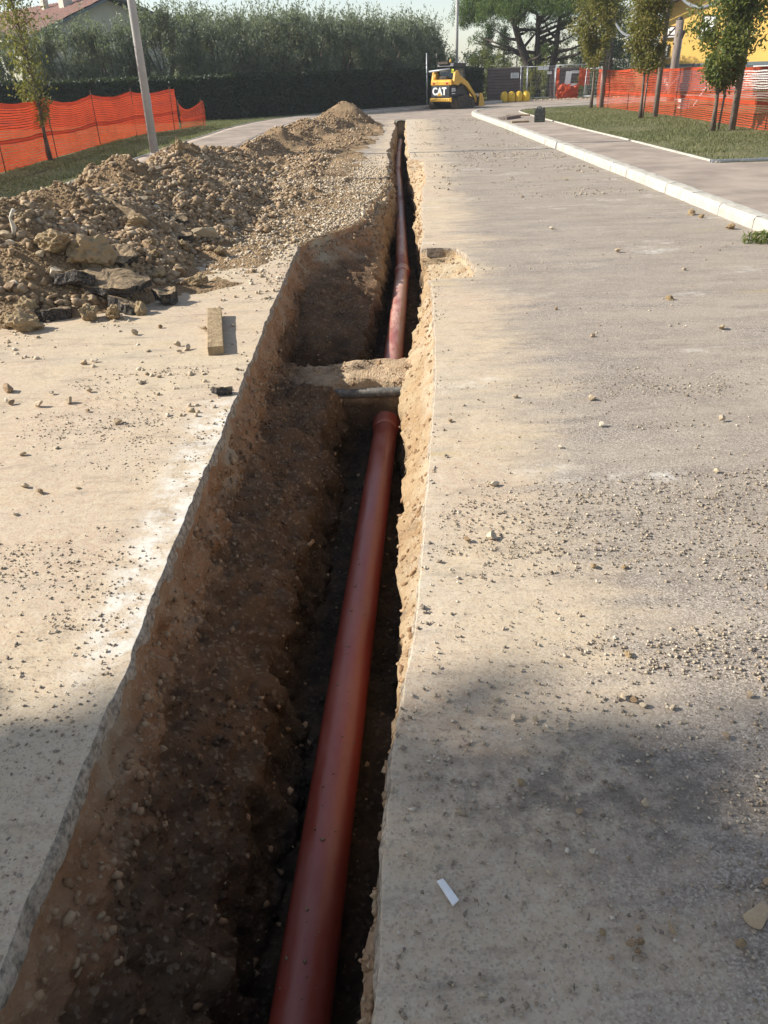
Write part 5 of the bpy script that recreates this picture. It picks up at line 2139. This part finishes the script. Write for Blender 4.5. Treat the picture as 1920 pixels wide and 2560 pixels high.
# side wing with a lower roof
mb = MB()
mb.prism([(-W2 - 3, 0), (-W2 + .01, 0), (-W2 + .01, 3.6), (-W2 - 3, 2.9)], .5, 6, 'x')
mb.build('wing_wall', M['cream'], hl)
mb = MB()
mb.prism([(-W2 - 3.5, 2.80), (-W2 + .3, 3.72), (-W2 + .3, 3.96), (-W2 - 3.5, 3.04)], -.1, 6.2, 'x')
mb.build('wing_roof', M['greytrim'], hl)

# yellow house on the right
yh = empty('house', (19.1, 60.4, 0), math.atan2(-4.6, 5.2))
tagset(yh, 'yellow rendered house with white windows behind the right trees', 'house')
mb = MB()
mb.prism([(0, 1.55), (13, 1.55), (13, 4.6), (5.4, 6.6), (0, 4.75)], 0, 8, 'y')
mb.build('wall', M['yellowwall'], yh)
mb = MB()
mb.box((6.5, 3.9, .72), (13.2, 8.1, 1.44))
mb.build('plinth_wall', M['whitewall'], yh)
mb = MB()
mb.box((6.5, 3.9, 1.50), (13.5, 8.5, .12))
mb.build('band_course', M['greytrim'], yh)
for (xa, za, xb, zb) in ((-.8, 4.55, 5.4, 6.68), (13.8, 4.45, 5.4, 6.68)):
    o = link('roof', tiled_roof_mesh((xa, -.7, za), (xa, 8.5, za), (xb, 8.5, zb), (xb, -.7, zb), 14, 30, .08), M['rooftile'], yh)
    mb = MB()
    mb.bar((xa, -.72, za - .02), (xb, -.72, zb - .02), .06, .22)
    mb.build('fascia', M['shutter'], yh)
for (x, z, w, h_) in ((.75, 3.45, .7, .55), (.45, 2.35, .55, .7), (3.1, 3.6, .95, 1.15), (5.1, 3.6, .95, 1.15), (8.6, 3.75, 1.1, 1.2)):
    mb = MB()
    mb.box((x, -.03, z), (w, .10, h_))
    fr = mb.build('window_frame', M['shutter'], yh)
    mb = MB()
    mb.box((x, -.09, z), (w - .14, .04, h_ - .14))
    mb.build('pane', M['white'], fr)
    mb = MB()
    mb.box((x, -.10, z - h_ / 2 - .05), (w + .16, .22, .07))
    mb.build('sill', M['whitewall'], fr)
# arched loggia
mb = MB()
arc = [(8.2, 1.62), (9.9, 1.62), (9.9, 2.45)] + [(9.05 + .85 * math.cos(a_), 2.45 + .55 * math.sin(a_)) for a_ in np.linspace(.2, math.pi - .2, 9)] + [(8.2, 2.45)]
mb.prism(arc, -.06, .02, 'y')
ar = mb.build('arched_window', M['shutter'], yh)
mb = MB()
mb.box((9.05, -.08, 2.05), (1.3, .02, .75))
mb.build('pane', M['pane'], ar)
mb = MB()
mb.prism([(-1.3, 3.75), (-.04, 4.35), (-.04, 4.28), (-1.28, 3.66)], 8.0, 9.9, 'x')
mb.build('awning', M['white'], yh)
mb = MB()
mb.box((9.0, -.7, 1.45), (5.5, 1.3, .16))
mb.build('balcony_slab', M['greytrim'], yh)
mb = MB()
mb.box((9.2, -1.3, .95), (5.0, .08, .8))
mb.build('balcony_front', M['white'], yh)


# ------------------------------------------------------------------ thin dusty air
hzm = bpy.data.materials.new('thin_haze')
hzm.use_nodes = True
ht = hzm.node_tree
ht.nodes.remove(ht.nodes['Principled BSDF'])
pv = ht.nodes.new('ShaderNodeVolumePrincipled')
pv.inputs['Color'].default_value = (.88, .91, .95, 1)
pv.inputs['Density'].default_value = .0007
pv.inputs['Anisotropy'].default_value = .2
ht.links.new(pv.outputs[0], ht.nodes['Material Output'].inputs['Volume'])
mb = MB()
mb.box((0, 35, 5.25), (150, 110, 13.5))
hz_ = mb.build('haze', hzm)
tagset(hz_, 'thin pale dusty air over the whole site', 'haze', kind='stuff')
